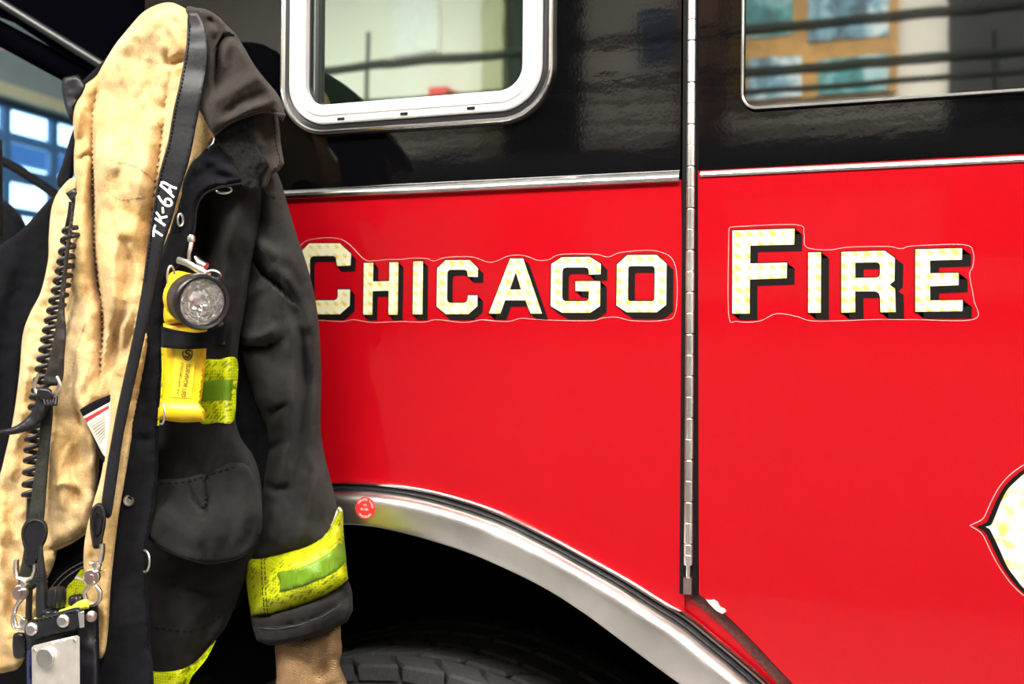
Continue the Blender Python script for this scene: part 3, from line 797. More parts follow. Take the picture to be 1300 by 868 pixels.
cont = crop([(30,165),(95,107),(275,104),(400,212),(460,220),(520,215),(600,213),(660,207),(740,208),(785,222),(850,203),(990,200),(1080,228),(1130,222),(1200,193)], *A3)+crop([(270,215),(350,242),(420,238),(490,207),(700,206),(780,222),(870,193),(1085,188),(1190,275),(1192,560),(1110,610),(930,612),(830,590),(740,597),(680,612),(470,610),(330,603),(240,598),(165,617),(0,605)], *A4)+crop([(1110,552),(1050,545),(950,560),(800,545),(730,558),(600,555),(450,560),(340,545),(280,555),(160,548),(60,548)], *A3)
def contour(pts, d, closed, par):
    s_ = spline([list(p) if False else p for p in pts], 3, closed)[:, :2]
    MB().tube(PX(s_[:, 0], s_[:, 1], np.full(len(s_), d+.0003)), .00042, 6, closed).build('decal_edge', M['contour'], par)
contour(cont, 0, False, side)
contour(crop([(92,72),(98,66),(400,55),(435,95),(440,150),(480,167),(560,170),(640,158),(820,155),(880,165),(940,152),(1170,147),(1212,185),(1210,245),(1195,285),(1215,400),(1215,488),(940,490),(750,490),(490,497),(400,475),(310,463),(230,497),(130,498),(90,460)], *A5), .006, True, rdoor)
# gold badge at the right
def badge(off_):
    L = [[1237-off_*1.9, 667], (1250-off_, 661-off_*.6), (1255-off_, 652-off_*.4), (1262-off_, 636-off_*.2), (1272-off_*.8, 618-off_*.4), (1285-off_*.5, 604-off_*.8), (1300, 593-off_), (1322, 582-off_), [1340, 560-off_*1.5], (1358, 580-off_), (1385, 590-off_), (1410+off_, 620), (1425+off_, 650), [1448+off_*1.9, 665], (1425+off_, 685), (1410+off_, 715), (1385, 750+off_), (1360, 762+off_), [1340, 785+off_*1.5], (1322, 768+off_), (1300, 753+off_), (1285-off_*.5, 738+off_*.8), (1272-off_*.8, 720+off_*.4), (1262-off_, 701+off_*.4), (1254-off_, 684+off_*.4), (1248-off_, 674+off_*.6)]
    return spline(L, 4, True)[:, :2]
b0 = [tuple(p) for p in badge(-7)]; b1 = [tuple(p) for p in badge(-1)]; b2 = badge(3)
mb = MB(); plate_mesh([b1], .0061, .0068, mb, 0); n0 = len(mb.f); t_ = MB(); plate_mesh([b0], .0068, .0074, t_); mb.add(t_.v, t_.f, 1)
t2 = MB().tube(PX(b2[:, 0], b2[:, 1], np.full(len(b2), .0063)), .0005, 6, True); mb.add(t2.v, t2.f, 2)
obj('gold_badge', mb.v, mb.f, None, rdoor, smooth=False, mats=[M['letter_black'], gold(.040, 3.0, .36), M['contour']], fmat=mb.m)

# cab front beyond the coat: dark header, slanting pillar, steering wheel, seat
DARKP = simple('dark_blue_black_paint', (.001, .001, .002), .8, 0, 0.0, bump=0)
plate_mesh([[(186, -300), (-400, -420), (-400, -120), (-60, -2), (0, 22), (60, 62), (115, 92), (186, 130)]], -.12, -.03).build('cab_header_panel', DARKP, tr, smooth=False)
def bar(name, a, b, w_, dep, mat, parent):
    a = np.array(a); b = np.array(b); return MB().tube([a, a*.67+b*.33, a*.33+b*.67, b], w_, 16, flat=dep).build(name, mat, parent)
bar('roof_highlight_bead', P(-120, -72, -.02), P(186, 118, -.02), .0075, .8, M['plastic_black'], tr)  # bead added along the header to catch the blue window highlights
bar('window_pillar', P(-120, -22, -.05), P(200, 150, -.05), .020, .9, DARKP, tr)
plate_mesh([[(-5, 176), (3, 178), (4, 336), (-5, 336)]], .0, .012).build('door_edge_strip', M['nickel'], tr)  # pale strip standing for the edge of the front door
sw = spline([(-60, 196), (-20, 199), (10, 208), (40, 226), (75, 252), (95, 285), (105, 330)], 5)
MB().tube(PX(sw[:, 0], sw[:, 1], np.full(len(sw), -.30)), .0095, 12).build('steering_wheel', M['gap'], tr)
Cloth([(-60, 245), (-10, 250), (12, 258), (28, 276), (38, 300), (45, 340), (45, 520), (-60, 520)], -.20, roll=(25, .05), thick=.02, fold_noise=(1, 0), fine=(1, 0), step=8).build('cab_seat', M['inner'], tr)
# lower front skin, hidden behind the coat except in slivers
plate_mesh([[(-300, 330), (184, 330), (184, 960), (-300, 960)]], -.03, -.0).build('front_side_panel', M['void'], tr, smooth=False)

# ------------------------------------------------------------------ the coat
coat = thing('turnout_coat', 'black firefighter coat hung open with tan lining and yellow cuff band', 'coat', tuple(P(230, 860, .12)))
# left outer shell
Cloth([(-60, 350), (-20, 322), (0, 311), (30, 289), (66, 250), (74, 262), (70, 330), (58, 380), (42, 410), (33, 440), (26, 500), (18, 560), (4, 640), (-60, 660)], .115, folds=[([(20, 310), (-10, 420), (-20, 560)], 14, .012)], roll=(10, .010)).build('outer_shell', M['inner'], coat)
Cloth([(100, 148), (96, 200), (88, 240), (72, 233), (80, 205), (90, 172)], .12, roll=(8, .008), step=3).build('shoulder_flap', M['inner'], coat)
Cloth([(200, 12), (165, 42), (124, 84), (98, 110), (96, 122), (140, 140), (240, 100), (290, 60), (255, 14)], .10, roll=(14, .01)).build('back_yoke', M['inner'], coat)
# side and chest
Cloth([(300, 280), (335, 360), (345, 440), (352, 520), (350, 590), (340, 660), (322, 720), (296, 776), (270, 740), (275, 400)], .075, folds=[([(330, 400), (338, 520), (330, 640)], 9, .010)], roll=(16, .02), thick=.03).build('crevice_panel', M['inner'], coat)  # crevice shade under the sleeve, put into this panel's black cloth
chest = Cloth([(250, 240), (280, 226), (315, 222), (330, 238), (331, 262), (326, 300), (317, 345), (311, 390), (304, 430), (301, 470), (298, 520), (304, 552), (322, 580), (331, 612), (332, 650), (326, 690), (311, 735), (297, 772), (284, 800), (262, 824), (240, 850), (222, 888), (176, 890), (178, 700), (190, 600), (196, 400), (222, 325)],
    [(260, 300, .112), (300, 300, .150), (290, 380, .146), (225, 420, .130), (220, 600, .140), (290, 620, .150), (300, 700, .125), (220, 800, .130), (270, 800, .115)],
    folds=[([(310, 235), (292, 290), (282, 340), (276, 400)], 16, .018), ([(268, 250), (262, 300), (258, 350)], 10, -.022), ([(290, 400), (288, 450)], 8, .004), ([(285, 540), (268, 580), (262, 606)], 9, .009), ([(300, 730), (270, 790), (235, 840)], 14, -.012), ([(215, 740), (260, 752), (300, 740)], 5, -.004)],
    roll=(22, .034), thick=.03, fold_noise=(60, .008), gain=1.4, seed=4)
chest_o = chest.build('chest_panel', M['shell'], coat)
flap = Cloth([[186, 612], (205, 608), (232, 607), (262, 599), (290, 588), (306, 585), (320, 598), (330, 622), (333, 650), (331, 676), (322, 698), (305, 710), (285, 715), (262, 717), (240, 712), (214, 702), (196, 690), [182, 674]],
    [(200, 620, .150), (260, 610, .156), (310, 610, .150), (200, 670, .172), (260, 690, .190), (320, 680, .166)],
    folds=[([(238, 600), (246, 630), (262, 652)], 7, -.008, 'r'), ([(260, 605), (262, 640), (256, 660)], 8, -.009, 'l'), ([(300, 590), (312, 640), (300, 690)], 14, .007), ([(205, 640), (225, 670), (260, 690)], 12, .006)],
    roll=(7, .007), thick=.012, fold_noise=(50, .006), gain=1.6, seed=8)
flap.build('pocket_flap', M['collar'] if False else M['shell'], coat)
e = flap.line([(184, 677), (197, 691), (215, 701), (240, 710), (262, 715), (285, 713), (305, 708), (321, 696), (329, 678)], .0006)
MB().tube(e, .0016, 6).build('flap_hem', M['stitch_dark'], coat)
stitches(flap, [(190, 614), (232, 612), (262, 604), (300, 592)], name='flap_stitching', mat=M['stitch_dark'], parent=coat)
stitches(chest, [(192, 796), (240, 801), (270, 790), (296, 765)], name='hem_stitching', mat=M['stitch_dark'], parent=coat)
hv = chest.patch([(257, 460), (278, 456), (301, 456), (300, 500), (296, 535), (276, 536), (254, 536), (254, 500)], .0022)
hvo = hv.build('chest_reflective_band', M['hivis'], coat)
hv.patch([[254, 484], (278, 482), [300, 482], [298, 508], (278, 508), [253, 510]], .0012).build('silver_stripe', M['hivis_dark'], hvo)
hem = chest.patch([[186, 850], (205, 853), (232, 849), (250, 838), (262, 825), (274, 812), (262, 836), (244, 858), (228, 885), [184, 885]], .0022)
hem.build('hem_reflective_band', M['hivis'], coat)
hem2 = chest.patch([[189, 818], [191.5, 818], [193, 860], [190, 860]], .004, step=2).build('hem_band_edge', M['hivis'], coat)
tg_ = chest.patch([[277, 409], [284, 409], (283, 418), (281, 424), (284, 430), [286, 437], [273, 437], (277, 430), (278, 425), (275, 422), (277, 416)], .003, step=2)
tg_.build('woven_tag', M['grey_tag'], coat)

# sleeve
slv = Cloth([(330, 222), (348, 216), (357, 232), (364, 256), (374, 290), (385, 322), (394, 352), (402, 390), (406, 430), (408, 480), (407, 535), (410, 568), (419, 606), (427, 640), (432, 690), (400, 712), (350, 722), (308, 722), (310, 700), (322, 668), (328, 640), (331, 600), (336, 565), (331, 535), (318, 500), (306, 462), (301, 435), (304, 400), (308, 370), (310, 330), (314, 290), (320, 250)],
    [(335, 240, .125), (345, 300, .125), (350, 400, .120), (355, 500, .115), (370, 600, .115), (370, 700, .120), (400, 480, .10), (410, 640, .105), (335, 680, .115)],
    folds=[([(318, 320), (330, 345), (350, 362), (374, 384)], 10, -.022, 'l'), ([(322, 300), (338, 316), (350, 330)], 9, .010), ([(340, 340), (360, 350), (378, 384)], 9, .008),
           ([(306, 392), (318, 372), (336, 360)], 9, .010), ([(300, 436), (322, 440), (340, 438), (356, 430)], 8, -.018, 'r'), ([(306, 424), (325, 428), (350, 418)], 8, .010),
           ([(372, 384), (384, 430), (386, 480), (382, 540), (374, 590), (366, 630)], 11, -.020), ([(384, 400), (398, 470), (398, 540), (392, 590)], 8, .006),
           ([(336, 522), (350, 518), (364, 510)], 6, -.010, 'r'), ([(338, 572), (350, 566), (360, 560)], 6, -.008), ([(335, 612), (352, 622), (368, 616)], 7, -.009), ([(400, 600), (392, 650), (380, 690)], 10, .007), ([(350, 640), (340, 670), (352, 690)], 9, .006)],
    roll=(38, .062), thick=.02, fold_noise=(50, .010), gain=1.5, seed=12, stretch=1.6)
slv.build('sleeve', M['sleeve'], coat)
band = Cloth([[309, 708], (335, 706), (360, 702), (385, 694), (405, 683), (420, 668), (428, 650), (430, 643), (435, 648), (436, 670), (438, 700), [442, 736], (430, 748), (405, 763), (375, 773), (345, 781), [319, 783], (314, 750)],
    [(320, 730, .124), (350, 740, .148), (385, 730, .158), (420, 710, .146), (440, 690, .118)], folds=[([(345, 700), (350, 740), (348, 780)], 10, -.004)], roll=(26, .040), thick=.03, fold_noise=(60, .004), seed=15)
bo = band.build('cuff_reflective_band', M['hivis'], coat)
band.patch([(352, 727), (375, 722), (400, 712), (420, 699), [437, 684], [440, 712], (425, 726), (400, 738), (375, 747), [354, 752], (356, 740)], .0012).build('silver_stripe', M['hivis_dark'], bo)
for xo in (0, 4): stitches(band, [(332+xo, 709), (333+xo, 745), (336+xo, 781)], mat=M['stitch_dark'], parent=bo, dash=4, gap=2)
MB().tube(band.line([(335, 706), (360, 702), (385, 694), (405, 683), (420, 668), (427, 652), (430, 645), (434, 648)], .001), .0012, 6).build('frayed_edge', M['paper'], bo)
cuff = Cloth([[318, 782], (345, 780), (375, 772), (405, 761), (430, 747), [442, 735], (447, 752), [448, 775], [441, 789], (420, 800), (396, 809), (366, 816), (344, 819), [326, 813], (321, 797)],
    [(330, 795, .122), (360, 795, .148), (395, 785, .158), (425, 770, .146), (446, 755, .118)], folds=[([(316, 793), (345, 797), (380, 791), (410, 780), (435, 764), (450, 752)], 5, -.006, 'l'), ([(318, 803), (345, 809), (380, 804), (415, 792), (446, 776)], 3, -.002), ([(400, 770), (408, 785), (412, 800)], 5, .004)], roll=(9, .018), thick=.03, fold_noise=(40, .004), seed=16)
cf = cuff.build('cuff', M['shell'], coat)
stitches(cuff, [(322, 796), (345, 799), (380, 793), (410, 782), (435, 766), (446, 755)], mat=M['stitch_mid'], parent=cf, dash=60, gap=0, r_px=.5)
Cloth([(352, 800), (390, 806), (428, 790), (433, 812), (434, 828), (431, 842), (437, 858), (446, 884), (446, 910), (350, 910), (351, 860)], .112, folds=[([(372, 815), (376, 870)], 9, .004), ([(405, 810), (410, 870)], 9, -.005), ([(432, 832), (415, 842), (400, 862)], 7, -.012), ([(440, 868), (420, 872), (396, 890)], 6, -.008), ([(360, 818), (364, 850), (360, 880)], 7, .005)], roll=(20, .034), thick=.02, fold_noise=(40, .004)).build('knit_wristlet', M['knit'], coat)

# lining
lin_l = Cloth([(96, 228), (78, 238), (66, 262), (62, 300), (61, 330), (52, 370), (38, 398), (29, 425), (25, 470), (17, 530), (4, 588), (-8, 640), (-12, 760), (-6, 845), (12, 852), (28, 842), (42, 800), (56, 745), (72, 700), (78, 600), (84, 520), (92, 440), (100, 360), (108, 280)],
    [(70, 280, .140), (50, 420, .145), (20, 600, .150), (10, 750, .155), (80, 400, .150), (40, 700, .155)],
    folds=[([(40, 420), (28, 520), (12, 620)], 8, .006), ([(40, 640), (25, 720), (15, 800)], 9, -.007), ([(5, 620), (0, 700), (4, 780)], 8, .007)], roll=(9, .012), thick=.008, fold_noise=(34, .012), fine=(14, .0038), gain=1.7, seed=21)
lin_l.build('lining_front', M['liner'], coat)
lin = Cloth([(94, 180), (93, 150), (98, 125), (108, 108), (122, 97), (132, 80), (146, 57), (163, 36), (180, 17), (197, 7), (215, 3), (230, 8), (244, 18), (262, 40), (262, 100), (268, 140), (273, 176), (262, 200), (246, 218), (238, 262), (226, 310), (212, 345), (200, 385), (190, 430), (178, 460), (160, 490), (140, 520), (128, 570), (124, 620), (116, 666), [112, 673], (90, 688), [58, 702], (56, 640), (60, 560), (66, 500), (76, 440), (84, 380), (88, 320), (92, 280), (97, 250), (94, 215)],
    [(160, 60, .165), (215, 40, .175), (110, 140, .145), (105, 250, .155), (170, 200, .190), (215, 200, .180), (100, 400, .165), (160, 380, .185), (195, 330, .175), (90, 560, .165), (110, 640, .172), (150, 470, .170)],
    folds=[([(128, 98), (118, 150), (119, 220), (120, 300), (124, 350), (131, 400), (129, 450), (126, 490)], 8, -.030, 'r'), ([(135, 110), (132, 200), (134, 300), (140, 360)], 15, .010),
           ([(214, 60), (212, 80), (228, 76), (236, 72)], 6, -.008), ([(232, 78), (222, 82), (212, 120), (205, 180), (196, 250), (188, 320), (176, 390), (160, 450)], 10, -.013, 'r'), ([(190, 110), (196, 130), (206, 142)], 5, -.005),
           ([(160, 380), (146, 430), (140, 480)], 7, -.010), ([(112, 470), (98, 500), (112, 540), (118, 600)], 8, .008), ([(150, 240), (160, 300), (150, 360)], 14, .007), ([(100, 170), (106, 200), (100, 235)], 8, -.007), ([(85, 560), (72, 600), (80, 650)], 9, .007), ([(98, 560), (92, 600), (98, 640)], 7, -.007), ([(100, 110), (108, 140), (104, 175), (98, 195)], 8, -.008), ([(97, 205), (112, 196), (120, 206)], 4, -.006), ([(124, 560), (104, 540), (96, 500)], 5, -.006), ([(152, 300), (164, 340), (158, 380)], 6, -.006), ([(66, 620), (82, 612), (104, 622)], 5, .005), ([(140, 250), (150, 290), (142, 340), (148, 400)], 8, .008)],
    roll=(16, .030), thick=.008, fold_noise=(42, .013), fine=(17, .0022), gain=1.8, seed=25, stretch=1.7)
lin_o = lin.build('lining', M['liner'], coat)
stitches(lin, [(66, 696), (90, 683), (113, 666)], name='lining_hem_stitching', mat=M['stitch_tan'], parent=lin_o, dash=4, gap=2)
for L in ([(190, 120), (198, 150), (212, 172)], [(150, 205), (180, 215), (205, 240)], [(130, 230), (150, 252), (186, 248)], [(108, 410), (98, 440), (92, 470)], [(128, 420), (118, 455), (108, 480)]):
    stitches(lin, L, mat=M['stitch_tan'], parent=lin_o, dash=3, gap=2, name='quilting')
MB().tube(lin.line([(60, 700), (90, 687), (114, 671)], -.001), .0032, 8).build('lining_hem', M['liner'], lin_o)
# inner black panel, mesh and stitching
inn = Cloth([[44, 706], (80, 690), [120, 660], (126, 740), (126, 830), (50, 830)], .130, folds=[([(60, 720), (90, 700), (110, 690)], 8, -.006)], roll=(4, .002), fold_noise=(30, .003), step=4)
ino = inn.build('inner_pocket', M['inner'], coat)
inn.patch([(84, 748), (94, 735), (105, 722), (112, 740), (110, 775), (85, 775)], .002).build('pocket_mesh', M['hivis'], ino)
for k in (0, 4): stitches(inn, [(63+k, 748+k), (76+k, 732+k), (92+k, 720+k), (108+k, 712+k)], mat=M['stitch_grey'], parent=ino, dash=4, gap=1)
# label
lb = Cloth([[101, 520], (112, 513), (124, 507), [142, 500], [142, 590], (130, 585), (120, 560)], [(105, 520, .190), (135, 540, .192)], roll=(2, .001), fold_noise=(1, 0), step=3)
lbo = lb.build('label_backing', M['inner'], coat)
lb2 = lb.patch([[105, 529], [142, 509], [142, 588], (131, 577), (122, 560)], .0015, step=3).build('care_label', M['paper'], lbo)
lb.patch([[107, 531], [138, 514], [138, 518], [109, 535]], .0026, step=2, roll=(1, .0002)).build('red_line', M['red_print'], lbo)
mb = MB()
for k in range(8):
    a = (115+k*1.6, 538+k*3.6); b = (133, 528+k*3.6); mb.tube([lb.pt(*a, .0032), lb.pt((a[0]+b[0])/2, (a[1]+b[1])/2, .0032), lb.pt(*b, .0032)], .0004, 4)
mb.build('label_print', M['ink'], lbo)
# lining edge strip by the placket
edge = Cloth([(212, 300), (200, 330), (190, 370), (178, 420), (160, 452), (144, 470), (138, 510), (135, 560), (128, 605), (118, 640), (110, 672), (106, 705), (108, 745), (114, 790), (121, 826), (127, 836), (134, 825), (138, 790), (141, 740), (150, 660), (160, 600), (170, 540), (182, 470), (195, 400), (208, 350), (226, 300), (236, 262), (234, 240)],
    [(225, 270, .172), (210, 330, .174), (200, 360, .180), (160, 480, .196), (140, 580, .198), (120, 700, .196), (125, 800, .190)], folds=[([(165, 470), (150, 530), (142, 600)], 6, .006), ([(116, 690), (120, 740), (126, 800)], 6, -.006), ([(155, 500), (162, 510), (172, 506)], 4, -.004)], roll=(7, .009), thick=.006, fold_noise=(24, .003), fine=(9, .0012), seed=31, step=3)
edge.build('lining_edge', M['liner'], coat)
# placket
plk = Cloth([(274, 182), (290, 192), (306, 212), (312, 228), (298, 233), (278, 236), (262, 242), (252, 252), (247, 266), (246, 290), (240, 312), (228, 334), (216, 347), (209, 362), (208, 400), (207, 440), (204, 490), (201, 545), (200, 600), (195, 645), (187, 690), (186, 740), (190, 800), (191, 905), (126, 905), (131, 830), (136, 760), (142, 700), (152, 620), (158, 560), (167, 510), (176, 455), (179, 405), (188, 358), (207, 314), (219, 282), (226, 258), (232, 232), (242, 209), (260, 190)],
    [(280, 205, .175), (245, 230, .190), (235, 290, .190), (200, 370, .190), (190, 450, .186), (180, 550, .184), (170, 700, .180), (160, 860, .180)],
    folds=[([(255, 200), (285, 214), (305, 222)], 6, .006), ([(250, 222), (272, 222), (296, 226)], 5, -.005), ([(238, 240), (258, 218), (280, 208)], 5, -.005), ([(165, 560), (176, 556), (196, 560)], 6, -.004), ([(178, 470), (172, 540), (166, 640)], 12, .005), ([(150, 740), (165, 742), (184, 738)], 4, .002), ([(148, 790), (165, 792), (186, 788)], 4, .002)],
    roll=(6, .008), thick=.006, fold_noise=(40, .004), seed=35, step=3.5)
plo = plk.build('placket', M['placket'], coat)
MB().tube(plk.line([(307, 233), (290, 236), (265, 243), (254, 254), (249, 268), (247, 292), (241, 312), (229, 334), (217, 348), (210, 363), (208, 400), (206, 440), (203, 490), (200, 545), (199, 600), (194, 645), (186, 690), (186, 740), (189, 800), (190, 880)], -.001), .0014, 6).build('placket_piping', M['placket'], plo)
for (px, py, rr_) in ((182, 437, 6.2), (164, 635, 7.4)):
    p = plk.pt(px, py, .0005); u_ = U(px, py, .18)*rr_; mb = MB()
    mb.lathe([(u_*1.0, 0), (u_*1.02, .0012), (u_*.9, .0025), (u_*.7, .0022), (u_*.55, .0006), (u_*.3, .0004), (u_*.2, .0018), (0, .002)], p, (.25, -1, 0.1), 24); mb.build('snap_fastener', M['nickel'], plo)
ring('snap_ring', plk.pt(229, 279, .004), .0035, .0075, .0016, M['nickel'], plo, (1.0, 0))
# collar
col2 = Cloth([(296, 148), (330, 138), [352, 142], (355, 165), (357, 185), [361, 208], (354, 217), (345, 222), (340, 234), (333, 238), (320, 215), (300, 185)], [(310, 160, .175), (350, 160, .165), (340, 220, .172)], folds=[([(345, 150), (349, 190), (352, 208)], 5, .003), ([(320, 160), (330, 190)], 8, .004)], roll=(6, .008), thick=.006, fold_noise=(30, .003), step=3, seed=41)
c2 = col2.build('collar_stand', M['collar'], coat)
stitches(col2, [(347, 148), (350, 180), (355, 206), (345, 216)], mat=M['stitch_dark'], parent=c2, dash=3, gap=2)
Cloth([(334, 224), (344, 222), (350, 232), (351, 248), [348, 254], (339, 247), (334, 238)], .152, roll=(5, .006), fold_noise=(1, 0), step=2.5).build('collar_tip', M['collar'], coat)
vel = Cloth([(272, 168), (290, 156), (318, 147), (322, 168), (328, 188), (341, 207), (336, 218), (330, 226), (326, 240), (318, 242), (308, 236), (300, 218), (290, 200), (278, 184)], [(285, 170, .186), (320, 170, .182), (320, 230, .180)], roll=(5, .006), fold_noise=(16, .004), fine=(4, .0018), step=2.5, seed=44)
vel.build('collar_fastening_patch', M['velcro'], coat)
col = Cloth([(236, 11), (250, 10), (262, 12), (276, 20), (288, 32), (300, 44), (312, 64), (324, 84), (338, 102), (350, 116), (358, 130), [362, 146], [359, 156], (351, 146), (338, 143), (322, 146), (304, 152), (288, 160), [272, 172], (265, 162), (258, 148), (250, 130), (245, 90), (240, 50)],
    [(255, 25, .165), (290, 50, .185), (330, 105, .195), (345, 135, .195), (300, 140, .205), (268, 150, .205), (262, 90, .180)],
    folds=[([(262, 22), (278, 36), (272, 52), (262, 40)], 6, -.010), ([(300, 48), (286, 44), (276, 60), (274, 90), (272, 115)], 8, -.016, 'l'), ([(290, 50), (284, 70), (286, 90)], 7, .008), ([(262, 50), (266, 80), (262, 110)], 7, .007), ([(330, 95), (300, 112), (276, 128)], 9, .006), ([(342, 118), (310, 128), (278, 150)], 7, -.006), ([(348, 128), (320, 138), (290, 154)], 5, .005)],
    roll=(9, .014), thick=.006, fold_noise=(40, .007), gain=1.5, seed=47, step=3)
co = col.build('collar', M['collar'], coat)
MB().tube(col.line([(361, 146), (351, 144), (338, 141), (322, 144), (304, 150), (288, 158), (273, 170)], .0), .0022, 8).build('collar_hem', M['collar'], co)
mb = MB()
for k in range(9): 
    p = lin.pt(256-k*2.2+10, 186+k*2.4, .004); mb.box(p-np.array([.002, .001, .0008]), p+np.array([.002, .001, .0008]))
mb.build('zip_teeth', M['plastic_black'], coat, smooth=False)
MB().tube([lin.pt(271, 176, .006), lin.pt(268, 184, .007), lin.pt(264, 188, .007)], .0022, 8).build('zip_end', M['nickel'], coat)
# rings on the coat
ring('d_ring', P(284, 241, .165), .0105, .0045, .0013, M['nickel'], coat, (.2, .2))
ring('d_ring', P(205, 525, .236), .0062, .0125, .0013, M['nickel'], coat, (-.3, 0), (-100, 100))
ring('d_ring', P(184, 712, .195), .0085, .0135, .0014, M['nickel'], coat, (-.2, 0), (-100, 100))
# elastic loop holding the flashlight
loop = Cloth([[205, 414], (225, 419), (255, 422), (280, 414), [286, 409], (285, 432), (276, 438), (262, 442), (235, 443), [205, 441]], [(207, 428, .224), (245, 430, .240), (280, 425, .214)], roll=(4, .003), thick=.004, fold_noise=(20, .001), fine=(1, 0), step=3)
loop.build('flashlight_loop', M['placket'], coat)
MB().tube(loop.line([(205, 417), (225, 421), (255, 424), (280, 416)], .0003), .0008, 5).build('loop_piping', M['placket'], coat)
pip = [PX([206, 207, 205, 201], [440, 470, 505, 540], [.196, .197, .197, .196])[i] for i in range(4)]
MB().tube(pip, .0014, 8).build('yellow_piping', M['hivis'], coat)

# ------------------------------------------------------------------ flashlight
fl = thing('flashlight', 'yellow right-angle flashlight with round black-rimmed lens, clipped to the coat chest', 'flashlight', tuple(P(230, 535, .19)))
fc = P(258, 384, .262); bc = P(226, 374, .215)
ax = fc-bc; AL = np.linalg.norm(ax); ax = ax/AL; u_ = U(258, 384, .26)
R1 = 36*u_; 
mb = MB(); mb.lathe([(R1*.66, -.042), (R1*.93, -.036), (R1*.95, -.020), (R1*.99, -.018), (R1, -.004), (R1*.98, .0), (R1*.93, .0015), (R1*.84, .0005), (R1*.81, -.006)], fc, ax, 56); bz = mb.build('lens_bezel', M['plastic_black'], fl)
mb = MB(); mb.lathe([(R1*.84, -.004), (R1*.75, -.010), (R1*.5, -.020), (R1*.25, -.026), (R1*.14, -.027)], fc, ax, 48); mb.build('reflector', M['reflector'], bz)
mb = MB(); mb.lathe([(R1*.14, -.027), (R1*.12, -.018), (R1*.05, -.015), (0.0, -.0145)], fc, ax, 24); mb.build('bulb', M['nickel'], bz)
mb = MB(); mb.lathe([(R1*.84, -.003), (R1*.6, -.0015), (R1*.3, -.0005), (0.0, 0.0)], fc, ax, 40); mb.lathe([(R1*.84, -.0045), (0.0, -.0025)], fc, ax, 40); mb.build('lens', M['lens'], bz)
mb = MB(); mb.lathe([(R1*.70, -.060), (R1*.84, -.058), (R1*.88, -.050), (R1*.88, -.040), (R1*.80, -.034)], fc, ax, 48); mb.lathe([(0, -.066), (R1*.5, -.065), (R1*.70, -.060)], fc, ax, 48)
mb.build('head', M['plastic_yellow'], fl)
hd = Cloth([(213, 352), (222, 344), (238, 346), (252, 352), (256, 380), (258, 408), (240, 410), (210, 410), (209, 380)], .222, roll=(10, .018), thick=.03, fold_noise=(1, 0), fine=(1, 0), step=4); hd.build('head_housing', M['plastic_yellow'], fl)
bd = Cloth([[207, 410], [263, 410], (262, 445), (259, 480), (256, 505), (254, 512), (257, 517), [260, 521], [259, 535], (230, 536), [200, 532], [201, 518], (204, 512), (206, 500), (207, 460)],
    [(210, 440, .210), (240, 440, .215), (260, 440, .208), (230, 500, .214)], folds=[([(196, 520), (230, 523), (270, 524)], 9, .006)], roll=(4, .010), thick=.035, fold_noise=(1, 0), fine=(1, 0), step=3)
bdo = bd.build('body', M['plastic_yellow'], fl)
lp = bd.patch([[223, 438], [250, 438], [243, 505], [216, 504]], .0008, step=3, roll=(1, .0001)); lp.build('label_panel', M['label_yellow'], bdo)
# writing running down the body
def text_on(cl, body, p0, p1, hpx, name, mat, parent, lift=.0022):
    """write along p0 -> p1 in picture points, letters hpx tall, on the panel cl"""
    v, f = text_tris(body, 1.0); v = np.array(v)
    x0, x1 = v[:, 0].min(), v[:, 0].max(); p0 = np.array(p0, float); p1 = np.array(p1, float)
    d = p1-p0; L = np.linalg.norm(d); d /= L; nrm = np.array([d[1], -d[0]])
    t = (v[:, 0]-x0)/(x1-x0)
    q = p0[None]+d[None]*(t*L)[:, None]+nrm[None]*((v[:, 1])*hpx/.7)[:, None]
    D = cl.at(q)+lift
    W = PX(q[:, 0], q[:, 1], D)
    return obj(name, W, f, mat, parent, smooth=False)
text_on(bd, 'SURVIVOR LED', (239, 462), (232, 504), 5.5, 'flashlight_lettering', M['ink'], bdo)
text_on(bd, 'STREAMLIGHT, INC.', (231, 460), (225, 503), 2.6, 'flashlight_lettering', M['ink'], bdo)
mb = MB(); c0 = (238, 449)
mb.tube([bd.pt(c0[0]+6*math.cos(a), c0[1]+8*math.sin(a), .0022) for a in np.linspace(-.6, 3.6, 16)], .0007, 5)
mb.tube([bd.pt(c0[0]+x, c0[1]+y, .0022) for x, y in ((3.5, -3.5), (0, -5), (-3, -2.5), (0, 0), (3, 2), (0, 5), (-3.5, 3.5))], .0012, 5); mb.build('flashlight_emblem', M['ink'], bdo)
# clip and rings above the head
cl_ = MB(); cl_.tube([P(240, 333, .232), P(240, 322, .234), P(243, 310, .232), P(243, 300, .228)], [.0022, .0022, .0030, .0034], 10)
cl_.lathe([(0, -.004), (.0042, -.0035), (.0048, 0), (.0042, .0035), (0, .004)], P(243, 303, .232), (0, 0, 1), 16)
cl_.build('clip_bolt', M['nickel'], fl)
mb = MB(); mb.tube(spline([tuple(P(226, 330, .226)), tuple(P(238, 334, .236)), tuple(P(250, 341, .242)), tuple(P(266, 350, .245))], .01), .0042, 10, flat=.55); mb.tube([P(248, 326, .238), P(254, 334, .240), P(262, 338, .240)], [.002, .0045, .0045], 10); mb.build('clip_arm', M['nickel'], fl)
ring('split_ring', P(271, 349, .244), .0085, .0060, .0015, M['nickel'], fl, (.2, .6))
ring('split_ring', P(217, 351, .220), .0045, .0130, .0013, M['nickel'], fl, (.9, 0))

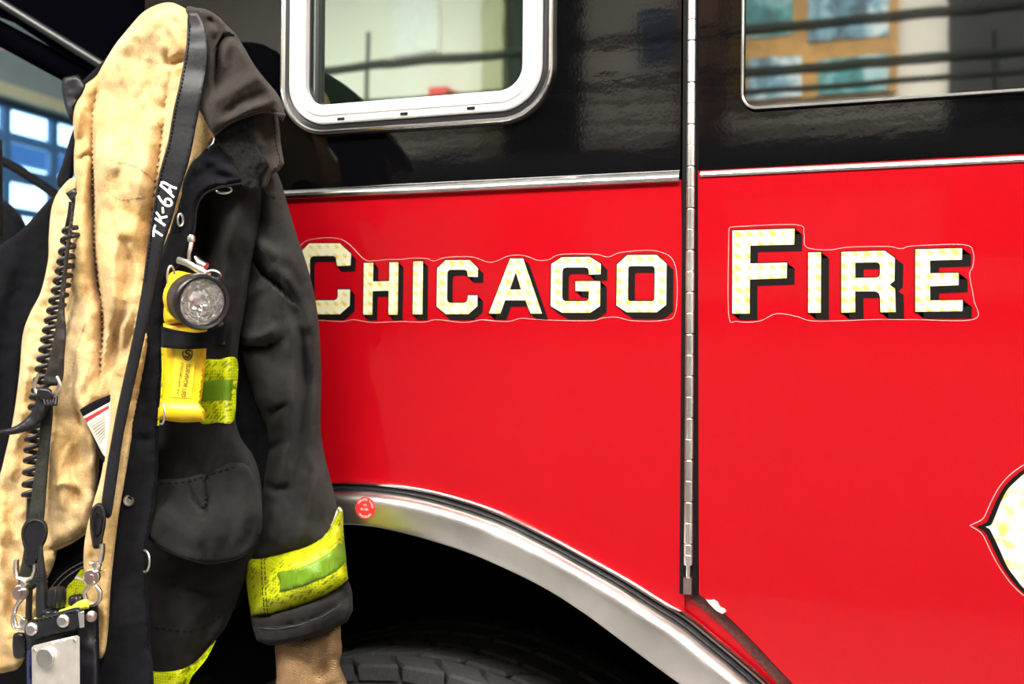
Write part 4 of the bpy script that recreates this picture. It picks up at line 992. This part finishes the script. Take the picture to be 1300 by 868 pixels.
# ------------------------------------------------------------------ radio strap
rs = thing('radio_strap', 'black leather radio shoulder strap marked in white, hanging over the coat lining', 'strap', tuple(P(130, 700, .22)))
front = Cloth([(238, 22), (236, 60), (229, 100), (220, 140), (213, 180), (202, 220), (195, 260), (187.5, 310), (181, 360), (174, 400), (166, 440), (157, 480), (148, 522), (140, 565), (133, 607), (128, 650), (134, 656), (141, 655), (148, 612), (155, 562), (163, 522), (172, 482), (183, 432), (192, 388), (199, 348), (208, 311), (218, 280), (226, 250), (240, 205), (249, 160), (257, 120), (263, 84), (264, 52), (260, 30), [252, 14], [238, 14]],
    [(248, 26, .190), (248, 70, .204), (240, 130, .212), (222, 200, .214), (208, 270, .213), (195, 340, .213), (180, 420, .214), (160, 500, .214), (140, 600, .214), (134, 650, .216)],
    roll=(3, .003), thick=.0025, fold_noise=(1, 0), fine=(30, .0006), step=3)
fo = front.build('shoulder_strap', M['leather'], rs)
stitches(front, [(241, 30), (239, 60), (232, 101), (223, 141), (216, 181), (205, 221), (198, 261), (190.5, 310), (184, 358)], mat=M['stitch_dark'], parent=fo, dash=3, gap=2)
MB().tube(front.line([(246, 22), (239, 24), (238, 60), (231, 100), (222, 140), (215, 180), (204, 220), (197, 260), (189.5, 310), (183, 360)], -.0012), .0009, 5).build('strap_edge', M['leather_worn'], fo)
# painted writing TK-6A, from the crop at 8.68 px per picture px, origin 180,220
mb = MB()
STR = [[(120, 640), (138, 565)], [(128, 690), (165, 630), (225, 690)], [(150, 640), (165, 625)], [(128, 600), (140, 690)],
       ]
STR = [[(150, 568), (132, 625), (130, 700)], [(142, 632), (185, 660), (228, 690)],
       [(145, 495), (200, 535), (258, 578)], [(158, 430), (195, 478), (212, 535)], [(205, 492), (245, 485), (280, 478)],
       [(228, 372), (232, 405), (236, 440)],
       [(180, 248), (215, 305), (260, 350), (305, 360), (330, 335), (318, 298), (285, 282), (255, 295), (262, 330)],
       [(200, 128), (270, 185), (355, 268)], [(210, 105), (260, 110), (320, 145), (385, 168)], [(240, 95), (212, 115)], [(300, 160), (325, 215)]]
for S in STR:
    pts = [(180+x/8.68, 220+y/8.68) for x, y in S]
    q = spline(pts, 1.5)[:, :2]; W = PX(q[:, 0], q[:, 1], front.at(q)+.0006); mb.tube(W, .00165, 8, flat=.35)
mb.build('painted_lettering', M['chalk'], fo)
# far end over the shoulder
Cloth([(80, 100), (88, 97), [99, 95], (106, 104), (109, 112), (100, 124), (94, 138), (92, 158), (86, 146), (81, 130), (78, 114)], .118, roll=(3, .004), thick=.02, fold_noise=(1, 0), step=3).build('strap_over_shoulder', M['leather'], rs)
# second strap
s2 = Cloth([(92, 247), (96, 250), (93, 280), (89, 310), (85, 350), (82, 390), (84, 420), (82, 450), (78, 486), (56, 486), (62, 460), (69, 425), (74, 390), (79, 350), (84, 310), (89, 275)], [(92, 260, .186), (80, 380, .194), (70, 470, .198)], roll=(2.5, .003), thick=.0025, fold_noise=(1, 0), step=3)
s2.build('rear_strap', M['leather_worn'], rs)
Cloth([[83, 245], (90, 241), [96, 238], [98, 245], (94, 254), (90, 255)], .190, roll=(2, .003), thick=.004, fold_noise=(1, 0), step=2).build('strap_tip', M['plastic_black'], rs)
s3 = Cloth([(51, 505), (67, 512), (64, 560), (60, 610), (56, 660), (50, 710), (46, 745), (24, 745), (30, 700), (37, 650), (44, 600), (50, 555)], [(58, 520, .200), (35, 740, .212)], roll=(2.5, .003), thick=.003, fold_noise=(1, 0), step=3)
s3.build('lower_strap', M['suede'], rs)
Cloth([(47, 496), (60, 500), (62, 516), (54, 532), (40, 544), (20, 551), (0, 552), (-14, 552), (0, 546), (18, 541), (34, 530), (44, 514)], [(50, 505, .212), (0, 550, .222)], roll=(3, .004), thick=.003, fold_noise=(1, 0), step=3).build('strap_tail', M['leather'], rs)
# buckle: keeper loop and wire
mb = MB(); kb = Cloth([(46, 494), (50, 491), (60, 492), (66, 496), (67, 507), (60, 510), (50, 508), (46, 503)], .222, roll=(5, .008), thick=.008, fold_noise=(1, 0), step=2); kb.build('strap_keeper', M['plastic_black'], rs)
wire = [tuple(P(x, y, .214)) for x, y in ((50, 474), (45, 484), (44, 492), (48, 500), (62, 502), (72, 498), (76, 488), (72, 478))]
MB().tube(spline(wire, .002), .0022, 10).build('buckle', M['nickel'], rs)
for k in range(3):
    MB().tube([P(56+k*4, 505, .216), P(58+k*4, 514, .222), P(63+k*4, 514, .220), P(66+k*3, 504, .214)], .0020, 8).build('strap_lace', M['leather'], rs)
# tabs
def tab(pts, d, name='leather_tab'):
    c = Cloth(pts, d, roll=(5, .006), thick=.006, fold_noise=(1, 0), fine=(10, .0004), step=2.5); o = c.build(name, M['leather'], rs)
    return c, o
ta, tao = tab([(32, 662), (40, 657), (50, 657), (58, 662), (61, 672), (59, 685), (53, 697), (49, 708), (47, 716), (38, 718), (31, 712), (31, 700), (28, 688), (27, 674)], .226)
MB().tube(ta.line([(34, 710), (33, 696), (30, 684), (30, 674), (35, 664), (44, 660), (54, 663), (58, 672), (56, 684), (50, 696), (46, 710)], .0005), .0010, 6).build('tab_edge', M['leather_worn'], tao)
tb, tbo = tab([(116, 646), (121, 640), (127, 638), (132, 643), (135, 654), (134, 668), (131, 682), (129, 694), (119, 696), (116, 684), (114, 668), (114, 654)], .228)
MB().tube(tb.line([(119, 692), (118, 680), (116, 664), (118, 650), (123, 642), (129, 643), (133, 654), (131, 670), (128, 688)], .0005), .0012, 6).build('tab_edge', M['leather_worn'], tbo)
MB().tube(spline([tuple(tb.pt(121, 682, .001)), tuple(tb.pt(119, 664, .002)), tuple(tb.pt(123, 650, .002)), tuple(tb.pt(129, 658, .002)), tuple(tb.pt(127, 676, .001))], .002), .0010, 6, True).build('tab_slot', M['gap'], tbo)
# swivel snap hooks
def swivel(pts_u, sw_c, disc_c, hook, d, rr=.0026):
    r_ = MB().tube(spline([tuple(P(x, y, d)) for x, y in pts_u], .003), rr, 10, flat=1.5).build('snap_hook', M['nickel'], rs)
    mb = MB(); mb.lathe([(0, -.006), (.0055, -.005), (.0060, -.001), (.0045, .001), (.0040, .004), (.0055, .0055), (0, .006)], P(*sw_c, d), (0, 0, -1), 20); mb.build('swivel', M['nickel'], r_)
    mb = MB(); mb.lathe([(0, -.003), (.0095, -.003), (.0100, -.0015), (.0100, .002), (.0090, .003), (.004, .003), (.0035, .0045), (0, .0048)], P(*disc_c, d), (.3, -1, 0), 28); mb.build('hook_body', M['nickel_pink'], r_)
    MB().tube(spline([tuple(P(x, y, d)) for x, y in hook], .003), rr*1.05, 10).build('hook', M['nickel'], r_)
    return r_
swivel([(21, 710), (20, 722), (22, 732), (34, 735), (42, 732), (45, 724), (45, 716)], (31, 742), (26, 752), [(28, 760), (20, 770), (17, 782), (20, 794), (27, 797), (32, 790)], .232)
swivel([(130, 690), (130, 700), (128, 712), (122, 715), (116, 714)], (123, 719), (117, 732), [(121, 738), (112, 745), (107, 754), (110, 764), (119, 767), (127, 760), (127, 750), (122, 744)], .234)
MB().tube([P(110, 736, .236), P(104, 735, .238), P(97, 733, .238)], [.002, .0022, .0026], 8).build('hook_trigger', M['nickel'], rs)
ring('split_ring', P(22, 790, .236), .0085, .0100, .0012, M['nickel'], rs, (.2, .1))

# coiled cord
cd = thing('coiled_cord', 'black coiled microphone cord running down the left lining behind the strap', 'cord', tuple(P(38, 640, .18)))
def coil(path, r_px, turns, d0, d1, wire_px=3.3):
    L = spline(path, 1.0)[:, :2]; n = turns*20; t = np.linspace(0, 1, n); ll = np.linspace(0, len(L)-1, n)
    x = np.interp(ll, range(len(L)), L[:, 0]); y = np.interp(ll, range(len(L)), L[:, 1])
    d = d0+(d1-d0)*t; u_ = U(x[0], y[0], d0)
    W = PX(x, y, d); a = t*turns*2*PI
    W[:, 0] += np.cos(a)*r_px*u_; W[:, 1] -= np.sin(a)*r_px*u_; W[:, 2] += np.cos(a)*r_px*u_*.12
    return MB().tube(W, wire_px*u_, 9)
coil([(91, 290), (85, 325), (79, 358), (70, 398), (63, 432), (57, 465), (51, 500)], 8.5, 17, .172, .176).build('upper_coil', M['rubber'], cd)
coil([(51, 500), (46, 540), (43, 575), (40, 632)], 9.5, 10, .178, .182).build('lower_coil', M['rubber'], cd)
MB().tube(spline([tuple(P(84, 292, .172)), tuple(P(88, 272, .176)), tuple(P(90, 256, .176))], .004), .0026, 8).build('cord_lead', M['rubber'], cd)
MB().tube(spline([tuple(P(38, 632, .182)), tuple(P(36, 690, .186)), tuple(P(38, 740, .190)), tuple(P(36, 790, .196))], .006), .0040, 8).build('cord_tail', M['rubber'], cd)

# ------------------------------------------------------------------ portable radio in its holster
ra = thing('portable_radio', 'portable radio in black leather holster with steel plate, bottom left', 'radio', tuple(P(75, 900, .23)))
hol = Cloth([[33, 812], (34, 798), [42, 784], (70, 776), (100, 768), [122, 765], (125, 775), (126, 840), [126, 960], [36, 960], (34, 880)], [(40, 800, .232), (95, 800, .245), (122, 800, .222), (60, 900, .243)], roll=(6, .012), thick=.035, fold_noise=(1, 0), fine=(14, .0006), step=3.5)
ho = hol.build('holster', M['leather'], ra)
Cloth([[34, 826], [39, 824], [41, 960], [35, 960]], .246, roll=(2, .002), thick=.004, fold_noise=(1, 0), step=3).build('radio_edge', M['blue_plastic'], ra)
tp = Cloth([(31, 803), (32, 793), (40, 787), (70, 778), (96, 771), (104, 774), (106, 790), (102, 799), (70, 807), (42, 814), (34, 812)], .258, roll=(5, .007), thick=.006, fold_noise=(1, 0), fine=(10, .0005), step=3)
to = tp.build('holster_strap', M['leather'], ra)
stitches(tp, [(38, 790), (70, 782), (98, 775)], mat=M['stitch_dark'], parent=to, dash=3, gap=2)
for (px, py) in ((41, 798), (81, 787.5)):
    r_ = 8.6*U(px, py, .26); mb = MB(); mb.lathe([(r_, 0), (r_*1.02, .001), (r_*.9, .003), (r_*.6, .0045), (r_*.45, .0042), (0, .0050)], P(px, py, .2585), (.25, -1, .1), 28); mb.build('snap_fastener', M['nickel'], to)
Cloth([[99, 777], [107, 775], [107, 796], [101, 797]], .265, roll=(1.5, .001), thick=.003, fold_noise=(1, 0), step=2).build('holster_clip', M['nickel'], ra)
r_ = 7*U(115, 783, .25); mb = MB(); mb.lathe([(r_, 0), (r_, .002), (r_*.5, .0035), (0, .0038)], P(116, 782, .232), (.8, -.6, .1), 20); mb.build('side_snap', M['nickel_pink'], ra)
pt = Cloth([[40, 822], (43, 819), [98, 806], [101, 808], [102, 960], [42, 960]], .262, roll=(1.5, .001), thick=.0015, fold_noise=(1, 0), fine=(1, 0), step=4)
pto = pt.build('steel_plate', simple('satin_plate', (.86, .80, .75), .40, .8, .5, 60, .10, .1, .0003), ra)
mb = MB(); r_ = 12.5*U(60, 833, .26); mb.lathe([(r_*.9, 0), (r_, .002), (r_, .005), (r_*.92, .006), (0, .0062)], P(60, 834, .262), (.15, -1, .05), 30); mb.build('belt_button', M['nickel'], pto)
for (px, py) in ((44, 825), (95, 813)):
    mb = MB(); mb.lathe([(.0022, 0), (.0020, .0012), (0, .0016)], P(px, py, .2622), (0, -1, 0), 12); mb.build('rivet', M['nickel'], pto)
Cloth([[43, 784], (60, 779), (85, 771), (100, 763), (110, 760), [114, 764], [113, 772], (90, 778), (60, 786), [44, 791]], .240, roll=(3, .004), thick=.02, fold_noise=(1, 0), step=3).build('radio_top_shell', simple('lime_plastic', (.78, .80, .06), .4, bump=0), ra)
mb = MB(); ant = [P(x, y, .232) for x, y in ((51.5, 692), (52, 715), (53, 740), (54, 760), (55, 782))]
mb.tube(ant, [.0024, .0042, .0062, .0080, .0084], 18)
for k in range(4): mb.tube([P(52.2+k*.2, 726+k*4, .232), P(52.2+k*.2, 728+k*4, .232)], [.0062+k*.0004]*2, 16)
mb.build('antenna', M['rubber'], ra)
def knob(px, py, d, r, h, name):
    mb = MB(); n = 36; c = P(px, py, d); vs = []
    for (k, z) in ((.85, 0), (1, .15), (1, .8), (.85, 1), (.0, 1.02)):
        for j in range(n):
            q = 2*PI*j/n; rr = r*k*(1+.09*(1 if (j//2) % 2 else -1)*(1 if k == 1 else .3)); vs.append(c+np.array([rr*math.cos(q), rr*math.sin(q), z*h]))
    fs = [(i*n+j, i*n+(j+1) % n, (i+1)*n+(j+1) % n, (i+1)*n+j) for i in range(4) for j in range(n)]
    mb.add(vs, fs); return mb.build(name, M['plastic_black'], ra)
knob(72, 770, .232, .0105, .024, 'volume_knob'); knob(98, 768, .228, .0095, .012, 'channel_knob')
knob(67, 779, .236, .0125, .006, 'knob_collar')
Cloth([(17, 806), (30, 803), (34, 812), (33, 832), (18, 834)], .222, roll=(3, .005), thick=.012, fold_noise=(1, 0), step=3).build('cord_plug', M['plastic_black'], ra)
Cloth([(24, 792), (30, 800), (36, 798), (34, 786), (28, 783)], .240, roll=(3, .004), thick=.005, fold_noise=(1, 0), step=2).build('ring_tab', M['nickel'], ra)
